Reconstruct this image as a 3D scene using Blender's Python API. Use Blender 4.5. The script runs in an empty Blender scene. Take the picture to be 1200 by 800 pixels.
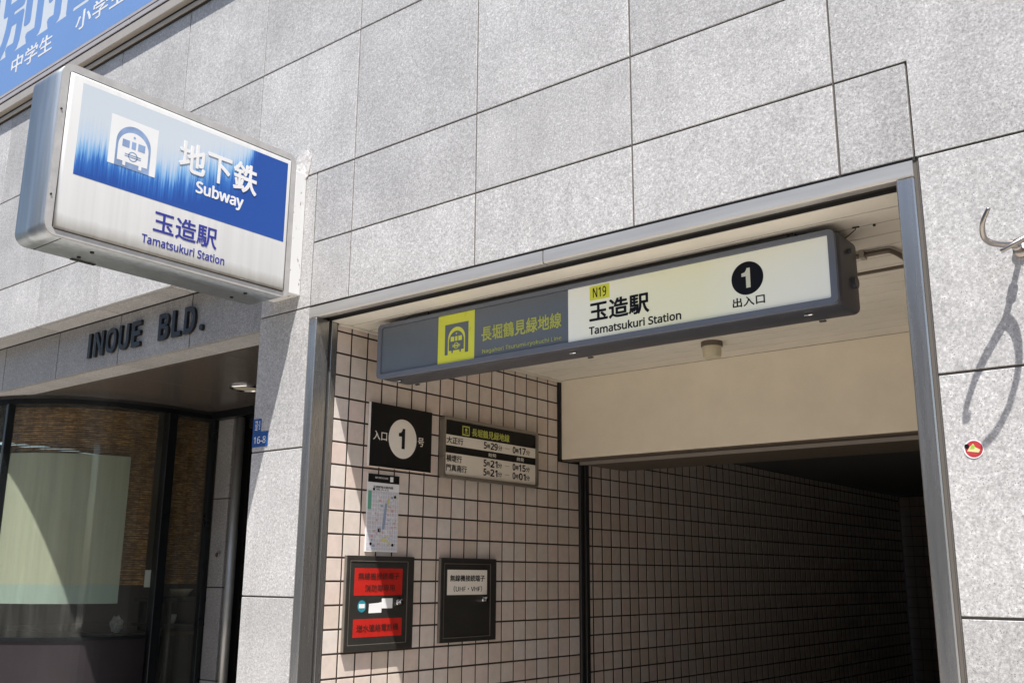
import bpy, bmesh, math, random
from mathutils import Vector, Matrix
random.seed(7)
SC = bpy.context.scene
COL = SC.collection

# ------------------------------------------------------------------ camera, sky, sun, exposure
F_PX = 1154.18
YAW, PITCH, ROLL = 0.6784, 0.2330, 0.0072
CAM = Vector((3.3275, -2.7466, 1.6706))
cd = bpy.data.cameras.new('camera'); cam = bpy.data.objects.new('camera', cd); COL.objects.link(cam)
cd.sensor_fit = 'HORIZONTAL'; cd.sensor_width = 36.0; cd.lens = F_PX * 36.0 / 1200.0
cd.clip_start = 0.02; cd.clip_end = 500
_cy, _sy, _cp, _sp = math.cos(YAW), math.sin(YAW), math.cos(PITCH), math.sin(PITCH)
FW = Vector((-_sy * _cp, _cy * _cp, _sp)); RT0 = Vector((_cy, _sy, 0)); UP0 = RT0.cross(FW)
RT = math.cos(ROLL) * RT0 + math.sin(ROLL) * UP0; UP = -math.sin(ROLL) * RT0 + math.cos(ROLL) * UP0
cam.matrix_world = Matrix(((RT.x, UP.x, -FW.x, CAM.x), (RT.y, UP.y, -FW.y, CAM.y), (RT.z, UP.z, -FW.z, CAM.z), (0, 0, 0, 1)))
SC.camera = cam

SUN = Vector((0.285, -0.377, 1.0)).normalized()
w = bpy.data.worlds.new('World'); SC.world = w; w.use_nodes = True
nt = w.node_tree; bg = nt.nodes['Background']
sky = nt.nodes.new('ShaderNodeTexSky'); sky.sky_type = 'NISHITA'; sky.sun_disc = False
sky.sun_elevation = math.asin(SUN.z); sky.sun_rotation = math.atan2(SUN.x, SUN.y)
sky.air_density = 1.0; sky.dust_density = 1.5
nt.links.new(sky.outputs[0], bg.inputs[0]); bg.inputs[1].default_value = 0.085
sd = bpy.data.lights.new('sun', 'SUN'); sd.energy = 4.6; sd.angle = math.radians(0.53); sd.color = (1.0, 0.965, 0.92)
sun = bpy.data.objects.new('sun', sd); COL.objects.link(sun)
sun.rotation_euler = SUN.to_track_quat('Z', 'Y').to_euler(); sun.location = (3, -4, 12)
SC.view_settings.view_transform = 'Standard'; SC.view_settings.look = 'None'
SC.view_settings.exposure = 0.98; SC.view_settings.gamma = 1.0
SC.cycles.max_bounces = 8; SC.cycles.diffuse_bounces = 5; SC.cycles.transparent_max_bounces = 12
SC.cycles.use_denoising = True

# ------------------------------------------------------------------ materials
class NM:
    def __init__(s, name):
        s.m = bpy.data.materials.new(name); s.m.use_nodes = True
        s.t = s.m.node_tree; s.b = s.t.nodes['Principled BSDF']; s.out = s.t.nodes['Material Output']
    def n(s, typ, **kw):
        x = s.t.nodes.new(typ)
        for k, v in kw.items():
            if k in x.inputs and not hasattr(x, k): x.inputs[k].default_value = v
            else: setattr(x, k, v)
        return x
    def l(s, a, b): s.t.links.new(a, b)
    def ramp(s, src, stops):
        r = s.t.nodes.new('ShaderNodeValToRGB'); e = r.color_ramp.elements
        while len(e) < len(stops): e.new(0.5)
        for i, (p, c) in enumerate(stops):
            e[i].position = p; e[i].color = (c, c, c, 1) if isinstance(c, (int, float)) else (*c, 1)
        s.l(src, r.inputs[0]); return r.outputs[0]
    def mul(s, a, b, fac=1.0, mode='MULTIPLY'):
        x = s.t.nodes.new('ShaderNodeMix'); x.data_type = 'RGBA'; x.blend_type = mode
        for val, idx in ((a, 6), (b, 7)):
            if hasattr(val, 'is_output'): s.l(val, x.inputs[idx])
            else: x.inputs[idx].default_value = (*val, 1)
        if hasattr(fac, 'is_output'): s.l(fac, x.inputs[0])
        else: x.inputs[0].default_value = fac
        return x.outputs[2]
    def math(s, op, a, b=0.0, c=0.0):
        x = s.t.nodes.new('ShaderNodeMath'); x.operation = op
        for i, v in enumerate((a, b, c)):
            if hasattr(v, 'is_output'): s.l(v, x.inputs[i])
            else: x.inputs[i].default_value = v
        return x.outputs[0]
    def noise(s, vec, scale, detail=2.0, rough=0.5):
        x = s.t.nodes.new('ShaderNodeTexNoise'); x.inputs['Scale'].default_value = scale
        x.inputs['Detail'].default_value = detail; x.inputs['Roughness'].default_value = rough
        s.l(vec, x.inputs['Vector']); return x.outputs[0]
    def bump(s, h, strength=0.3, dist=0.002):
        x = s.t.nodes.new('ShaderNodeBump'); x.inputs['Strength'].default_value = strength
        x.inputs['Distance'].default_value = dist
        s.l(h, x.inputs['Height']); s.l(x.outputs[0], s.b.inputs['Normal'])
    def pos(s, rnd=0.0, scale=None):
        g = s.t.nodes.new('ShaderNodeNewGeometry'); v = g.outputs['Position']
        if rnd:
            oi = s.t.nodes.new('ShaderNodeObjectInfo'); mm = s.math('MULTIPLY', oi.outputs['Random'], rnd)
            a = s.t.nodes.new('ShaderNodeVectorMath'); a.operation = 'ADD'
            s.l(v, a.inputs[0]); s.l(mm, a.inputs[1]); v = a.outputs[0]
        if scale:
            a = s.t.nodes.new('ShaderNodeVectorMath'); a.operation = 'MULTIPLY'
            s.l(v, a.inputs[0]); a.inputs[1].default_value = scale; v = a.outputs[0]
        return v
    def rand(s):
        return s.t.nodes.new('ShaderNodeObjectInfo').outputs['Random']
    def sep(s, v):
        x = s.t.nodes.new('ShaderNodeSeparateXYZ'); s.l(v, x.inputs[0]); return x.outputs

def simple(name, col, rough=0.5, metal=0.0, spec=0.5, var=0.12, nscale=9.0, bump=0.0, stretch=None, coat=0.0):
    k = NM(name); v = k.pos(scale=stretch)
    n = k.noise(v, nscale, 4, 0.6)
    c = k.mul(col, k.ramp(n, [(0.3, 1 - var), (0.7, 1.0)]))
    k.l(c, k.b.inputs['Base Color']); k.b.inputs['Metallic'].default_value = metal
    k.b.inputs['Specular IOR Level'].default_value = spec; k.b.inputs['Coat Weight'].default_value = coat
    r = k.math('MULTIPLY_ADD', n, 0.18, rough - 0.09); k.l(r, k.b.inputs['Roughness'])
    if bump: k.bump(n, bump, 0.002)
    return k.m

def granite(name, base, dark, lo=0.55, rough=0.62, spec=0.35):
    k = NM(name); v = k.pos(rnd=13.0)
    fine = k.noise(v, 130, 5, 0.85); mid = k.noise(v, 60, 3, 0.6); big = k.noise(v, 3.2, 3, 0.55)
    c = k.mul(base, k.ramp(fine, [(0.30, lo * 0.8), (0.43, 0.86), (0.52, 1.02), (0.64, 1.5)]))
    c = k.mul(c, k.ramp(mid, [(0.33, 0.85), (0.5, 0.99), (0.66, 1.12)]))
    c = k.mul(c, k.ramp(big, [(0.3, 0.86), (0.7, 1.06)]))
    vo = k.n('ShaderNodeTexVoronoi'); vo.inputs['Scale'].default_value = 150; k.l(v, vo.inputs['Vector'])
    keep = k.ramp(k.noise(v, 60, 2), [(0.45, 0.0), (0.62, 1.0)])
    spot = k.ramp(vo.outputs['Distance'], [(0.16, 1.0), (0.30, 0.0)])
    c = k.mul(c, dark, k.math('MULTIPLY', k.math('MULTIPLY', spot, keep), 0.75), 'MIX')
    c = k.mul(c, (1, 1, 1), 1.0)
    pr = k.math('MULTIPLY_ADD', k.rand(), 0.16, 0.91)
    hb = k.n('ShaderNodeHueSaturation'); k.l(c, hb.inputs['Color']); k.l(pr, hb.inputs['Value'])
    # faint vertical water streaks and grime
    st = k.ramp(k.noise(k.pos(scale=(14, 9, 0.5)), 1.0, 5, 0.65), [(0.36, 0.95), (0.52, 1.0)])
    k.l(k.mul(hb.outputs[0], st), k.b.inputs['Base Color'])
    k.b.inputs['Roughness'].default_value = rough; k.b.inputs['Specular IOR Level'].default_value = spec
    k.bump(k.math('ADD', fine, mid), 0.35, 0.0015)
    return k.m

M = {}
M['granite'] = granite('flamed_granite', (0.428, 0.422, 0.417), (0.07, 0.065, 0.065))
M['granite_pol'] = granite('polished_granite', (0.31, 0.302, 0.292), (0.04, 0.04, 0.045), lo=0.45, rough=0.4, spec=0.35)
M['sealant'] = simple('joint_sealant', (0.11, 0.098, 0.085), 0.8)
M['grout'] = simple('tile_grout', (0.035, 0.024, 0.018), 0.9)
M['concrete'] = simple('concrete', (0.32, 0.31, 0.29), 0.85, var=0.25, nscale=5)
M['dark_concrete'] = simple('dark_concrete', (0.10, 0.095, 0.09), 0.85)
M['steel'] = simple('brushed_steel', (0.46, 0.455, 0.445), 0.27, metal=0.86, var=0.22, nscale=30, stretch=(1, 1, 0.06))
M['steel_h'] = simple('hairline_steel', (0.50, 0.49, 0.47), 0.42, metal=0.55, var=0.16, nscale=30, stretch=(0.06, 1, 1))
M['alu'] = simple('weathered_aluminium', (0.42, 0.46, 0.49), 0.40, metal=0.85, var=0.25, nscale=40, stretch=(1, 1, 0.05))
M['alu_lip'] = simple('aluminium_lip', (0.47, 0.46, 0.45), 0.5, metal=0.35, var=0.18, nscale=20)
M['beige_rail'] = simple('beige_aluminium', (0.42, 0.38, 0.33), 0.45, metal=0.3, var=0.1)
M['pale_strip'] = simple('grey_painted_strip', (0.34, 0.32, 0.33), 0.6)
M['black'] = simple('black_gap', (0.015, 0.014, 0.013), 0.7)
M['black_paint'] = simple('black_paint', (0.008, 0.008, 0.008), 0.45, spec=0.2)
M['board'] = simple('cream_ceiling_board', (0.73, 0.695, 0.61), 0.5, var=0.12, nscale=4)
M['beam'] = simple('cream_shutter_housing', (0.86, 0.785, 0.64), 0.5, var=0.09, nscale=5)
M['brown_metal'] = simple('brown_shutter_trim', (0.13, 0.105, 0.08), 0.5, metal=0.2)
M['rail'] = simple('dark_guide_rail', (0.10, 0.10, 0.10), 0.35, metal=0.8)
M['rail_light'] = simple('steel_post', (0.50, 0.50, 0.47), 0.4, metal=0.6)
M['charcoal'] = simple('charcoal_paint', (0.030, 0.028, 0.025), 0.42, var=0.2)
M['slate'] = simple('slate_blue_grey_paint', (0.155, 0.175, 0.215), 0.38, var=0.12, nscale=6)
M['slate_dark'] = simple('dark_slate_paint', (0.062, 0.066, 0.078), 0.35, var=0.15)
M['slate_face'] = simple('slate_face', (0.145, 0.17, 0.20), 0.22, var=0.08, nscale=4)
M['yellow'] = simple('yellow_green_print', (0.60, 0.62, 0.06), 0.3, var=0.06)
for _m in ('yellow',):
    _b = M[_m].node_tree.nodes['Principled BSDF']; _b.inputs['Emission Color'].default_value = (0.6, 0.62, 0.06, 1); _b.inputs['Emission Strength'].default_value = 0.08
M['yellow_txt'] = simple('yellow_green_text', (0.52, 0.55, 0.10), 0.3)
M['white_sign'] = simple('white_acrylic', (0.78, 0.78, 0.76), 0.18, var=0.03)
M['cream_plate'] = simple('cream_plate', (0.84, 0.79, 0.70), 0.35, var=0.04)
M['black_txt'] = simple('black_print', (0.008, 0.008, 0.012), 0.45, spec=0.2)
M['white_txt'] = simple('white_print', (0.66, 0.66, 0.66), 0.35, var=0.05)
M['blue_txt'] = simple('violet_blue_print', (0.022, 0.03, 0.24), 0.3)
M['red_label'] = simple('red_label', (0.47, 0.018, 0.012), 0.45, var=0.15)
M['red_txt'] = simple('faded_dark_red_print', (0.10, 0.018, 0.015), 0.4)
M['chrome'] = simple('chrome', (0.75, 0.75, 0.76), 0.12, metal=1.0, var=0.04)
M['iron'] = simple('stainless_hook', (0.36, 0.335, 0.31), 0.3, metal=1.0, var=0.15, nscale=60)
M['letter'] = simple('dark_bronze_letter', (0.028, 0.028, 0.03), 0.35, metal=0.5)
M['plate_blue'] = simple('enamel_blue', (0.015, 0.075, 0.27), 0.3, var=0.2)
M['teal'] = simple('teal_sticker', (0.03, 0.28, 0.36), 0.4, var=0.3, nscale=90)
M['paper'] = simple('white_paper', (0.80, 0.80, 0.80), 0.7, var=0.06)
M['bb_blue'] = simple('billboard_blue', (0.14, 0.25, 0.49), 0.4, var=0.05, nscale=3)
M['bb_white'] = simple('billboard_white', (0.52, 0.56, 0.60), 0.4, var=0.05, nscale=3)
M['plastic_cream'] = simple('cream_plastic', (0.60, 0.55, 0.40), 0.4)
M['window_frame'] = simple('black_window_frame', (0.020, 0.023, 0.025), 0.3, metal=0.5)
M['apron'] = simple('dark_plum_panel', (0.026, 0.020, 0.023), 0.4, var=0.3, nscale=3)
M['soffit'] = simple('brown_soffit_panel', (0.105, 0.09, 0.078), 0.22, spec=0.6, var=0.1, nscale=2)
M['dark_int'] = simple('dark_interior', (0.035, 0.03, 0.026), 0.8)
M['int_brown'] = simple('brown_interior', (0.14, 0.10, 0.07), 0.8)
M['asphalt'] = simple('asphalt', (0.09, 0.088, 0.086), 0.9, var=0.3, nscale=60, bump=0.3)
M['paving'] = simple('paving', (0.56, 0.51, 0.45), 0.85, var=0.2, nscale=12)
M['far_wall'] = simple('plain_render', (0.26, 0.25, 0.24), 0.8)
M['sticker_red'] = simple('sticker_red', (0.50, 0.04, 0.05), 0.5, var=0.4, nscale=60)
M['sticker_green'] = simple('sticker_green', (0.30, 0.50, 0.05), 0.4)
M['ceramic'] = simple('beige_ceramic', (0.55, 0.48, 0.36), 0.3)
M['map_bg'] = simple('map_paper', (0.56, 0.56, 0.62), 0.5, var=0.06, nscale=30)
M['map_blue'] = simple('map_blue', (0.28, 0.36, 0.52), 0.5)
M['map_green'] = simple('map_green', (0.12, 0.38, 0.27), 0.5)
M['map_pink'] = simple('map_pink', (0.62, 0.38, 0.40), 0.5)
M['map_yellow'] = simple('map_yellow', (0.66, 0.62, 0.30), 0.5)
M['map_line'] = simple('map_white', (0.74, 0.74, 0.76), 0.5)

def mk_tile():
    k = NM('glazed_tile'); r = k.rand()
    c = k.ramp(r, [(0.0, (0.60, 0.52, 0.45)), (0.25, (0.65, 0.59, 0.545)), (0.5, (0.62, 0.54, 0.48)), (0.75, (0.64, 0.53, 0.475)), (1.0, (0.57, 0.49, 0.41))])
    n = k.noise(k.pos(rnd=9.0), 22, 4, 0.6)
    c = k.mul(c, k.ramp(n, [(0.3, 0.90), (0.7, 1.04)]))
    k.l(c, k.b.inputs['Base Color']); k.b.inputs['Roughness'].default_value = 0.42
    k.b.inputs['Specular IOR Level'].default_value = 0.35
    k.bump(n, 0.12, 0.002)
    return k.m
M['tile'] = mk_tile()

def mk_lit_acrylic():
    # opal acrylic clouded by age; the tubes' yellow glow mid-face is put into the colour
    k = NM('aged_glow_acrylic'); p = k.pos(); s = k.sep(p)
    n = k.noise(p, 2.2, 3, 0.55)
    d = k.math('ABSOLUTE', k.math('SUBTRACT', s[0], 1.72)); f = k.math('ADD', k.math('MULTIPLY', d, 1.6), k.math('MULTIPLY', k.math('SUBTRACT', n, 0.5), 0.8))
    c = k.mul((0.72, 0.715, 0.52), (0.74, 0.755, 0.71), k.ramp(f, [(0.1, 0.0), (0.85, 1.0)]), 'MIX')
    k.l(c, k.b.inputs['Base Color']); k.b.inputs['Roughness'].default_value = 0.2
    k.b.inputs['Coat Weight'].default_value = 0.2
    k.l(c, k.b.inputs['Emission Color']); k.b.inputs['Emission Strength'].default_value = 0.11   # tubes inside, faint by day
    return k.m
M['acrylic'] = mk_lit_acrylic()

def mk_opal_face():
    # opal face of the projecting sign: grimy band along the bottom edge
    k = NM('grimy_opal_acrylic'); p = k.pos(); s = k.sep(p)
    n = k.noise(k.pos(scale=(1, 8, 1.2)), 3.0, 5, 0.6)
    h = k.math('ADD', s[2], k.math('MULTIPLY', k.math('SUBTRACT', n, 0.5), 0.035))
    c = k.mul((0.22, 0.20, 0.16), (0.60, 0.605, 0.60), k.ramp(k.math('MULTIPLY', k.math('SUBTRACT', h, 2.89), 14.0), [(0.0, 0.0), (0.25, 0.35), (0.95, 1.0)]), 'MIX')
    st = k.ramp(k.noise(k.pos(scale=(1, 30, 0.8)), 1.0, 3, 0.6), [(0.35, 0.93), (0.6, 1.0)])
    k.l(k.mul(c, st), k.b.inputs['Base Color'])
    k.b.inputs['Roughness'].default_value = 0.16; k.b.inputs['Coat Weight'].default_value = 0.3
    return k.m
M['opal'] = mk_opal_face()

def mk_faded_blue():
    # blue film weathered off from the top left in vertical streaks
    k = NM('weathered_blue_film'); p = k.pos(); s = k.sep(p)
    u = k.math('DIVIDE', k.math('SUBTRACT', s[1], -1.105), 0.985)      # 0 outer end .. 1 wall end
    v = k.math('DIVIDE', k.math('SUBTRACT', s[2], 3.12), 0.372)
    streak = k.noise(k.pos(scale=(1, 120, 2.6)), 1.0, 4, 0.75)
    cloud = k.noise(p, 6, 2)
    edge = k.ramp(u, [(0.0, 0.36), (0.15, 0.42), (0.35, 0.36), (0.48, 0.50), (0.62, 0.62), (0.74, 0.80), (0.82, 1.0)])
    edge.node.color_ramp.interpolation = 'B_SPLINE'
    e2 = k.math('ADD', k.math('ADD', edge, k.math('MULTIPLY', k.ramp(u, [(0.78, 0.0), (0.86, 1.0)]), 0.6)), k.math('MULTIPLY', k.math('SUBTRACT', cloud, 0.5), 0.16))
    d = k.math('SUBTRACT', e2, v)
    d = k.math('ADD', d, k.math('MULTIPLY', k.math('SUBTRACT', streak, 0.5), 0.70))
    f = k.math('MULTIPLY_ADD', d, 1.6, 0.42)
    c = k.ramp(f, [(0.0, (0.47, 0.52, 0.57)), (0.30, (0.40, 0.49, 0.60)), (0.52, (0.16, 0.34, 0.58)), (0.72, (0.03, 0.13, 0.42)), (1.0, (0.016, 0.065, 0.28))])
    k.l(c, k.b.inputs['Base Color']); k.b.inputs['Roughness'].default_value = 0.45; k.b.inputs['Specular IOR Level'].default_value = 0.25
    return k.m
M['faded_blue'] = mk_faded_blue()

def mk_glass(name, tint, refl=1.0, dust=0.02):
    k = NM(name); k.t.nodes.remove(k.b)
    tr = k.n('ShaderNodeBsdfTransparent'); tr.inputs[0].default_value = (*tint, 1)
    gl = k.n('ShaderNodeBsdfGlossy'); gl.inputs['Roughness'].default_value = 0.03
    fr = k.n('ShaderNodeFresnel'); ge = k.n('ShaderNodeNewGeometry'); k.l(k.math('MULTIPLY_ADD', ge.outputs['Backfacing'], 1 / 1.5 - 1.5, 1.5), fr.inputs[0])
    mx = k.n('ShaderNodeMixShader'); k.l(k.math('MULTIPLY', fr.outputs[0], refl), mx.inputs[0])
    k.l(tr.outputs[0], mx.inputs[1]); k.l(gl.outputs[0], mx.inputs[2])
    du = k.n('ShaderNodeBsdfDiffuse'); du.inputs[0].default_value = (0.40, 0.39, 0.36, 1)
    st = k.ramp(k.noise(k.pos(scale=(16, 16, 1.1)), 1.0, 5, 0.65), [(0.30, dust * 0.35), (0.55, dust), (0.72, dust * 1.8)])
    m2 = k.n('ShaderNodeMixShader'); k.l(st, m2.inputs[0]); k.l(mx.outputs[0], m2.inputs[1]); k.l(du.outputs[0], m2.inputs[2]); k.l(m2.outputs[0], k.out.inputs[0])
    return k.m
M['glass'] = mk_glass('tinted_glass', (0.90, 0.92, 0.88), dust=0.05)
M['dark_glass'] = mk_glass('dark_glass', (0.25, 0.26, 0.26))
def mk_film():
    k = NM('frosted_film'); k.t.nodes.remove(k.b); p = k.pos(); s = k.sep(p)
    st = k.ramp(k.noise(k.pos(scale=(14, 14, 0.5)), 1.0, 4, 0.6), [(0.3, 0.85), (0.7, 1.05)])
    tint = k.mul((0.42, 0.51, 0.50), (0.52, 0.53, 0.44), k.ramp(k.math('MULTIPLY', k.math('SUBTRACT', s[2], 1.50), 5.0), [(0.42, 0.0), (0.50, 1.0)]), 'MIX')
    c = k.mul(tint, st)
    df = k.n('ShaderNodeBsdfDiffuse'); k.l(c, df.inputs[0])
    tr = k.n('ShaderNodeBsdfTransparent'); tr.inputs[0].default_value = (0.9, 0.92, 0.88, 1)
    mx = k.n('ShaderNodeMixShader'); mx.inputs[0].default_value = 0.84
    k.l(tr.outputs[0], mx.inputs[1]); k.l(df.outputs[0], mx.inputs[2]); k.l(mx.outputs[0], k.out.inputs[0])
    return k.m
M['film'] = mk_film()
def mk_reed():
    k = NM('reed'); v = k.pos(scale=(16, 16, 75)); n = k.noise(v, 1.0, 4, 0.8); n2 = k.noise(k.pos(scale=(1, 1, 0.3)), 14, 3, 0.6)
    c = k.ramp(n, [(0.32, (0.06, 0.028, 0.012)), (0.5, (0.40, 0.20, 0.075)), (0.68, (0.80, 0.48, 0.20))])
    c = k.mul(c, k.ramp(n2, [(0.3, 0.6), (0.7, 1.2)]))
    k.l(c, k.b.inputs['Base Color']); k.b.inputs['Roughness'].default_value = 0.6
    return k.m
M['reed'] = mk_reed()

# ------------------------------------------------------------------ builders
def thing(name, label, cat, loc=(0, 0, 0), group=None, kind=None):
    o = bpy.data.objects.new(name, None); COL.objects.link(o); o.location = loc; o.empty_display_size = 0.1
    if kind: o['kind'] = kind
    else: o['label'] = label; o['category'] = cat
    if group: o['group'] = group
    return o

def finish(bm, name, mat, parent=None, smooth=False, label=None, kind=None):
    me = bpy.data.meshes.new(name)
    bmesh.ops.recalc_face_normals(bm, faces=bm.faces)
    if parent is not None:
        t = parent
        off = Vector((0, 0, 0))
        while t is not None: off += t.location; t = t.parent
        bmesh.ops.translate(bm, vec=-off, verts=bm.verts)
    bm.to_mesh(me); bm.free(); me.materials.append(mat)
    if smooth:
        for f in me.polygons: f.use_smooth = True
    o = bpy.data.objects.new(name, me); COL.objects.link(o)
    if parent is not None: o.parent = parent
    if label: o['label'] = label
    if kind: o['kind'] = kind
    return o

def add_box(bm, x0, x1, y0, y1, z0, z1, bev=0.0, seg=1, axis_edges=None):
    r = bmesh.ops.create_cube(bm, size=1.0)
    vs = r['verts']
    for v in vs:
        v.co = Vector((x0 + (v.co.x + .5) * (x1 - x0), y0 + (v.co.y + .5) * (y1 - y0), z0 + (v.co.z + .5) * (z1 - z0)))
    if bev:
        es = set(e for v in vs for e in v.link_edges)
        if axis_edges is not None:
            es = [e for e in es if abs((e.verts[0].co - e.verts[1].co).normalized()[axis_edges]) > 0.9]
        bmesh.ops.bevel(bm, geom=list(es), offset=bev, segments=seg, affect='EDGES', profile=0.5)
    return bm

def box(name, x0, x1, y0, y1, z0, z1, mat, parent=None, bev=0.0, seg=1, axis_edges=None, **kw):
    bm = bmesh.new(); add_box(bm, x0, x1, y0, y1, z0, z1, bev, seg, axis_edges)
    return finish(bm, name, M[mat], parent, **kw)

def add_tube(bm, pts, r, n=10, cap=True):
    pts = [Vector(p) for p in pts]; rs = r if isinstance(r, (list, tuple)) else [r] * len(pts)
    rings = []; prev = None
    for i, p in enumerate(pts):
        t = (pts[min(i + 1, len(pts) - 1)] - pts[max(i - 1, 0)]).normalized()
        if prev is None:
            a = Vector((0, 0, 1)) if abs(t.z) < 0.9 else Vector((1, 0, 0)); s = t.cross(a).normalized()
        else: s = (prev - t * prev.dot(t)).normalized()
        prev = s; b = t.cross(s)
        rings.append([bm.verts.new(p + rs[i] * (math.cos(2 * math.pi * k / n) * s + math.sin(2 * math.pi * k / n) * b)) for k in range(n)])
    for a, b in zip(rings, rings[1:]):
        for k in range(n): bm.faces.new((a[k], a[(k + 1) % n], b[(k + 1) % n], b[k]))
    if cap: bm.faces.new(rings[0][::-1]); bm.faces.new(rings[-1])
    return bm

def smooth_path(pts, m=5):
    P = [Vector(p) for p in pts]; P = [2 * P[0] - P[1]] + P + [2 * P[-1] - P[-2]]; out = []
    for i in range(1, len(P) - 2):
        for j in range(m):
            t = j / m
            out.append(0.5 * ((2 * P[i]) + (P[i + 1] - P[i - 1]) * t + (2 * P[i - 1] - 5 * P[i] + 4 * P[i + 1] - P[i + 2]) * t * t + (-P[i - 1] + 3 * P[i] - 3 * P[i + 1] + P[i + 2]) * t ** 3))
    out.append(P[-2]); return out

def add_poly(bm, pts, thick, plane, off):
    """prism from 2-D outline; plane 'y' : (u,v)->(u,off,v) facing -y ; plane 'x' : (u,v)->(off,u,v) facing +x"""
    if plane == 'y': f = lambda u, v, d: (u, off - d, v)
    else: f = lambda u, v, d: (off + d, u, v)
    a = [bm.verts.new(f(u, v, 0)) for u, v in pts]; b = [bm.verts.new(f(u, v, thick)) for u, v in pts]
    n = len(pts)
    bm.faces.new(a); bm.faces.new(b[::-1])
    for i in range(n): bm.faces.new((a[i], a[(i + 1) % n], b[(i + 1) % n], b[i]))
    return bm

DG = None
def sans(s):
    """latin letters as the sans-serif forms of the fallback font"""
    out = ''
    for ch in s:
        if 'A' <= ch <= 'Z': out += chr(0x1D5A0 + ord(ch) - 65)
        elif 'a' <= ch <= 'z': out += chr(0x1D5BA + ord(ch) - 97)
        elif '0' <= ch <= '9': out += chr(0x1D7E2 + ord(ch) - 48)
        else: out += ch
    return out

def text(s, u0, u1, v0, v1, plane, off, mat, parent, bold=0.0, thick=0.0008, name='lettering', spacing=1.0, label=None, solid=False):
    """flat lettering, its box fitted to (u0..u1, v0..v1) on the plane"""
    cu = bpy.data.curves.new('txt', 'FONT'); cu.body = sans(s); cu.size = 1.0; cu.fill_mode = 'BOTH'
    cu.extrude = 0.02; cu.offset = bold if solid else min(bold, 0.004); cu.space_character = spacing; cu.resolution_u = 3
    o = bpy.data.objects.new('txt', cu); COL.objects.link(o)
    dg = bpy.context.evaluated_depsgraph_get(); dg.update()
    me = bpy.data.meshes.new_from_object(o.evaluated_get(dg))
    bpy.data.objects.remove(o); bpy.data.curves.remove(cu)
    xs = [v.co.x for v in me.vertices]; ys = [v.co.y for v in me.vertices]
    if not xs: return None
    ax, bx, ay, by = min(xs), max(xs), min(ys), max(ys)
    bm = bmesh.new(); rem = 0.0 if solid else max(0.0, bold - 0.004)
    shifts = [(0, 0)] if rem == 0 else [(0, 0), (rem, 0), (-rem, 0), (0, rem), (0, -rem), (rem * .7, rem * .7), (-rem * .7, rem * .7), (rem * .7, -rem * .7), (-rem * .7, -rem * .7)]
    for i, (sx, sy) in enumerate(shifts):
        n0 = len(bm.verts); bm.from_mesh(me); bm.verts.ensure_lookup_table()
        for v in bm.verts[n0:]: v.co += Vector((sx, sy, 0.0022 * i))
    bpy.data.meshes.remove(me)
    for v in bm.verts:
        u = u0 + (v.co.x - ax) / max(bx - ax, 1e-6) * (u1 - u0); q = v0 + (v.co.y - ay) / max(by - ay, 1e-6) * (v1 - v0)
        d = (v.co.z + 0.02) / 0.04 * thick
        v.co = Vector((u, off - d, q)) if plane == 'y' else Vector((off + d, u, q))
    ob = finish(bm, name, M[mat] if isinstance(mat, str) else mat, parent, label=label)
    return ob

def rect2(u0, u1, v0, v1): return [(u0, v0), (u1, v0), (u1, v1), (u0, v1)]
def flat(name, pts, plane, off, mat, parent, thick=0.001, **kw):
    bm = bmesh.new(); add_poly(bm, pts, thick, plane, off); return finish(bm, name, M[mat], parent, **kw)
def circle2(cu, cv, r, n=40, rv=None, a0=0.0, a1=2 * math.pi, close=False):
    rv = rv or r; m = n if a1 - a0 > 6.2 else n + 1
    return [(cu + r * math.cos(a0 + (a1 - a0) * i / n), cv + rv * math.sin(a0 + (a1 - a0) * i / n)) for i in range(m)]
def rrect(u0, u1, v0, v1, r, n=6):
    out = []
    for cu, cv, a in ((u1 - r, v1 - r, 0), (u0 + r, v1 - r, 90), (u0 + r, v0 + r, 180), (u1 - r, v0 + r, 270)):
        for i in range(n + 1):
            t = math.radians(a + 90 * i / n); out.append((cu + r * math.cos(t), cv + r * math.sin(t)))
    return out
def add_ring(bm, outer, inner, thick, plane, off):
    """frame between two outlines with the same number of points"""
    f = (lambda u, v, d: (u, off - d, v)) if plane == 'y' else (lambda u, v, d: (off + d, u, v))
    L = [[bm.verts.new(f(u, v, d)) for u, v in ol] for ol, d in ((outer, 0), (outer, thick), (inner, thick), (inner, 0))]
    n = len(outer)
    for a, b in ((0, 1), (1, 2), (2, 3), (3, 0)):
        for i in range(n): bm.faces.new((L[a][i], L[a][(i + 1) % n], L[b][(i + 1) % n], L[b][i]))
    return bm

def px(P):
    d = Vector(P) - CAM; k = d.dot(FW)
    if k < 0.05: return None
    return 600 + F_PX * d.dot(RT) / k, 400 - F_PX * d.dot(UP) / k

# ------------------------------------------------------------------ ground, street, far side
box('ground', -120, 120, -120, 40, -0.30, -0.16, 'asphalt', kind='structure')
box('road', -120, 120, -8.5, -3.3, -0.156, -0.150, 'asphalt', kind='structure')
pv = thing('pavement', None, None, (0, 0, 0), kind='structure')
box('paving_slab', -30, 30, -3.2, 0.0, -0.15, 0.0, 'paving', pv, bev=0.01)
box('kerb', -30, 30, -3.34, -3.205, -0.15, 0.005, 'concrete', pv, bev=0.015)
pf = thing('far_pavement', None, None, (0, 0, 0), kind='structure')
box('paving_slab', -30, 30, -11.5, -8.65, -0.15, 0.0, 'paving', pf)
box('kerb', -30, 30, -8.64, -8.5, -0.15, 0.005, 'concrete', pf, bev=0.015)
fb = thing('building', 'plain grey office building on the far side of the street', 'building', (0, -14, 0))
box('wall', -26, 24, -17, -11.5, 0, 6.4, 'far_wall', fb)
bm = bmesh.new()
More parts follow.
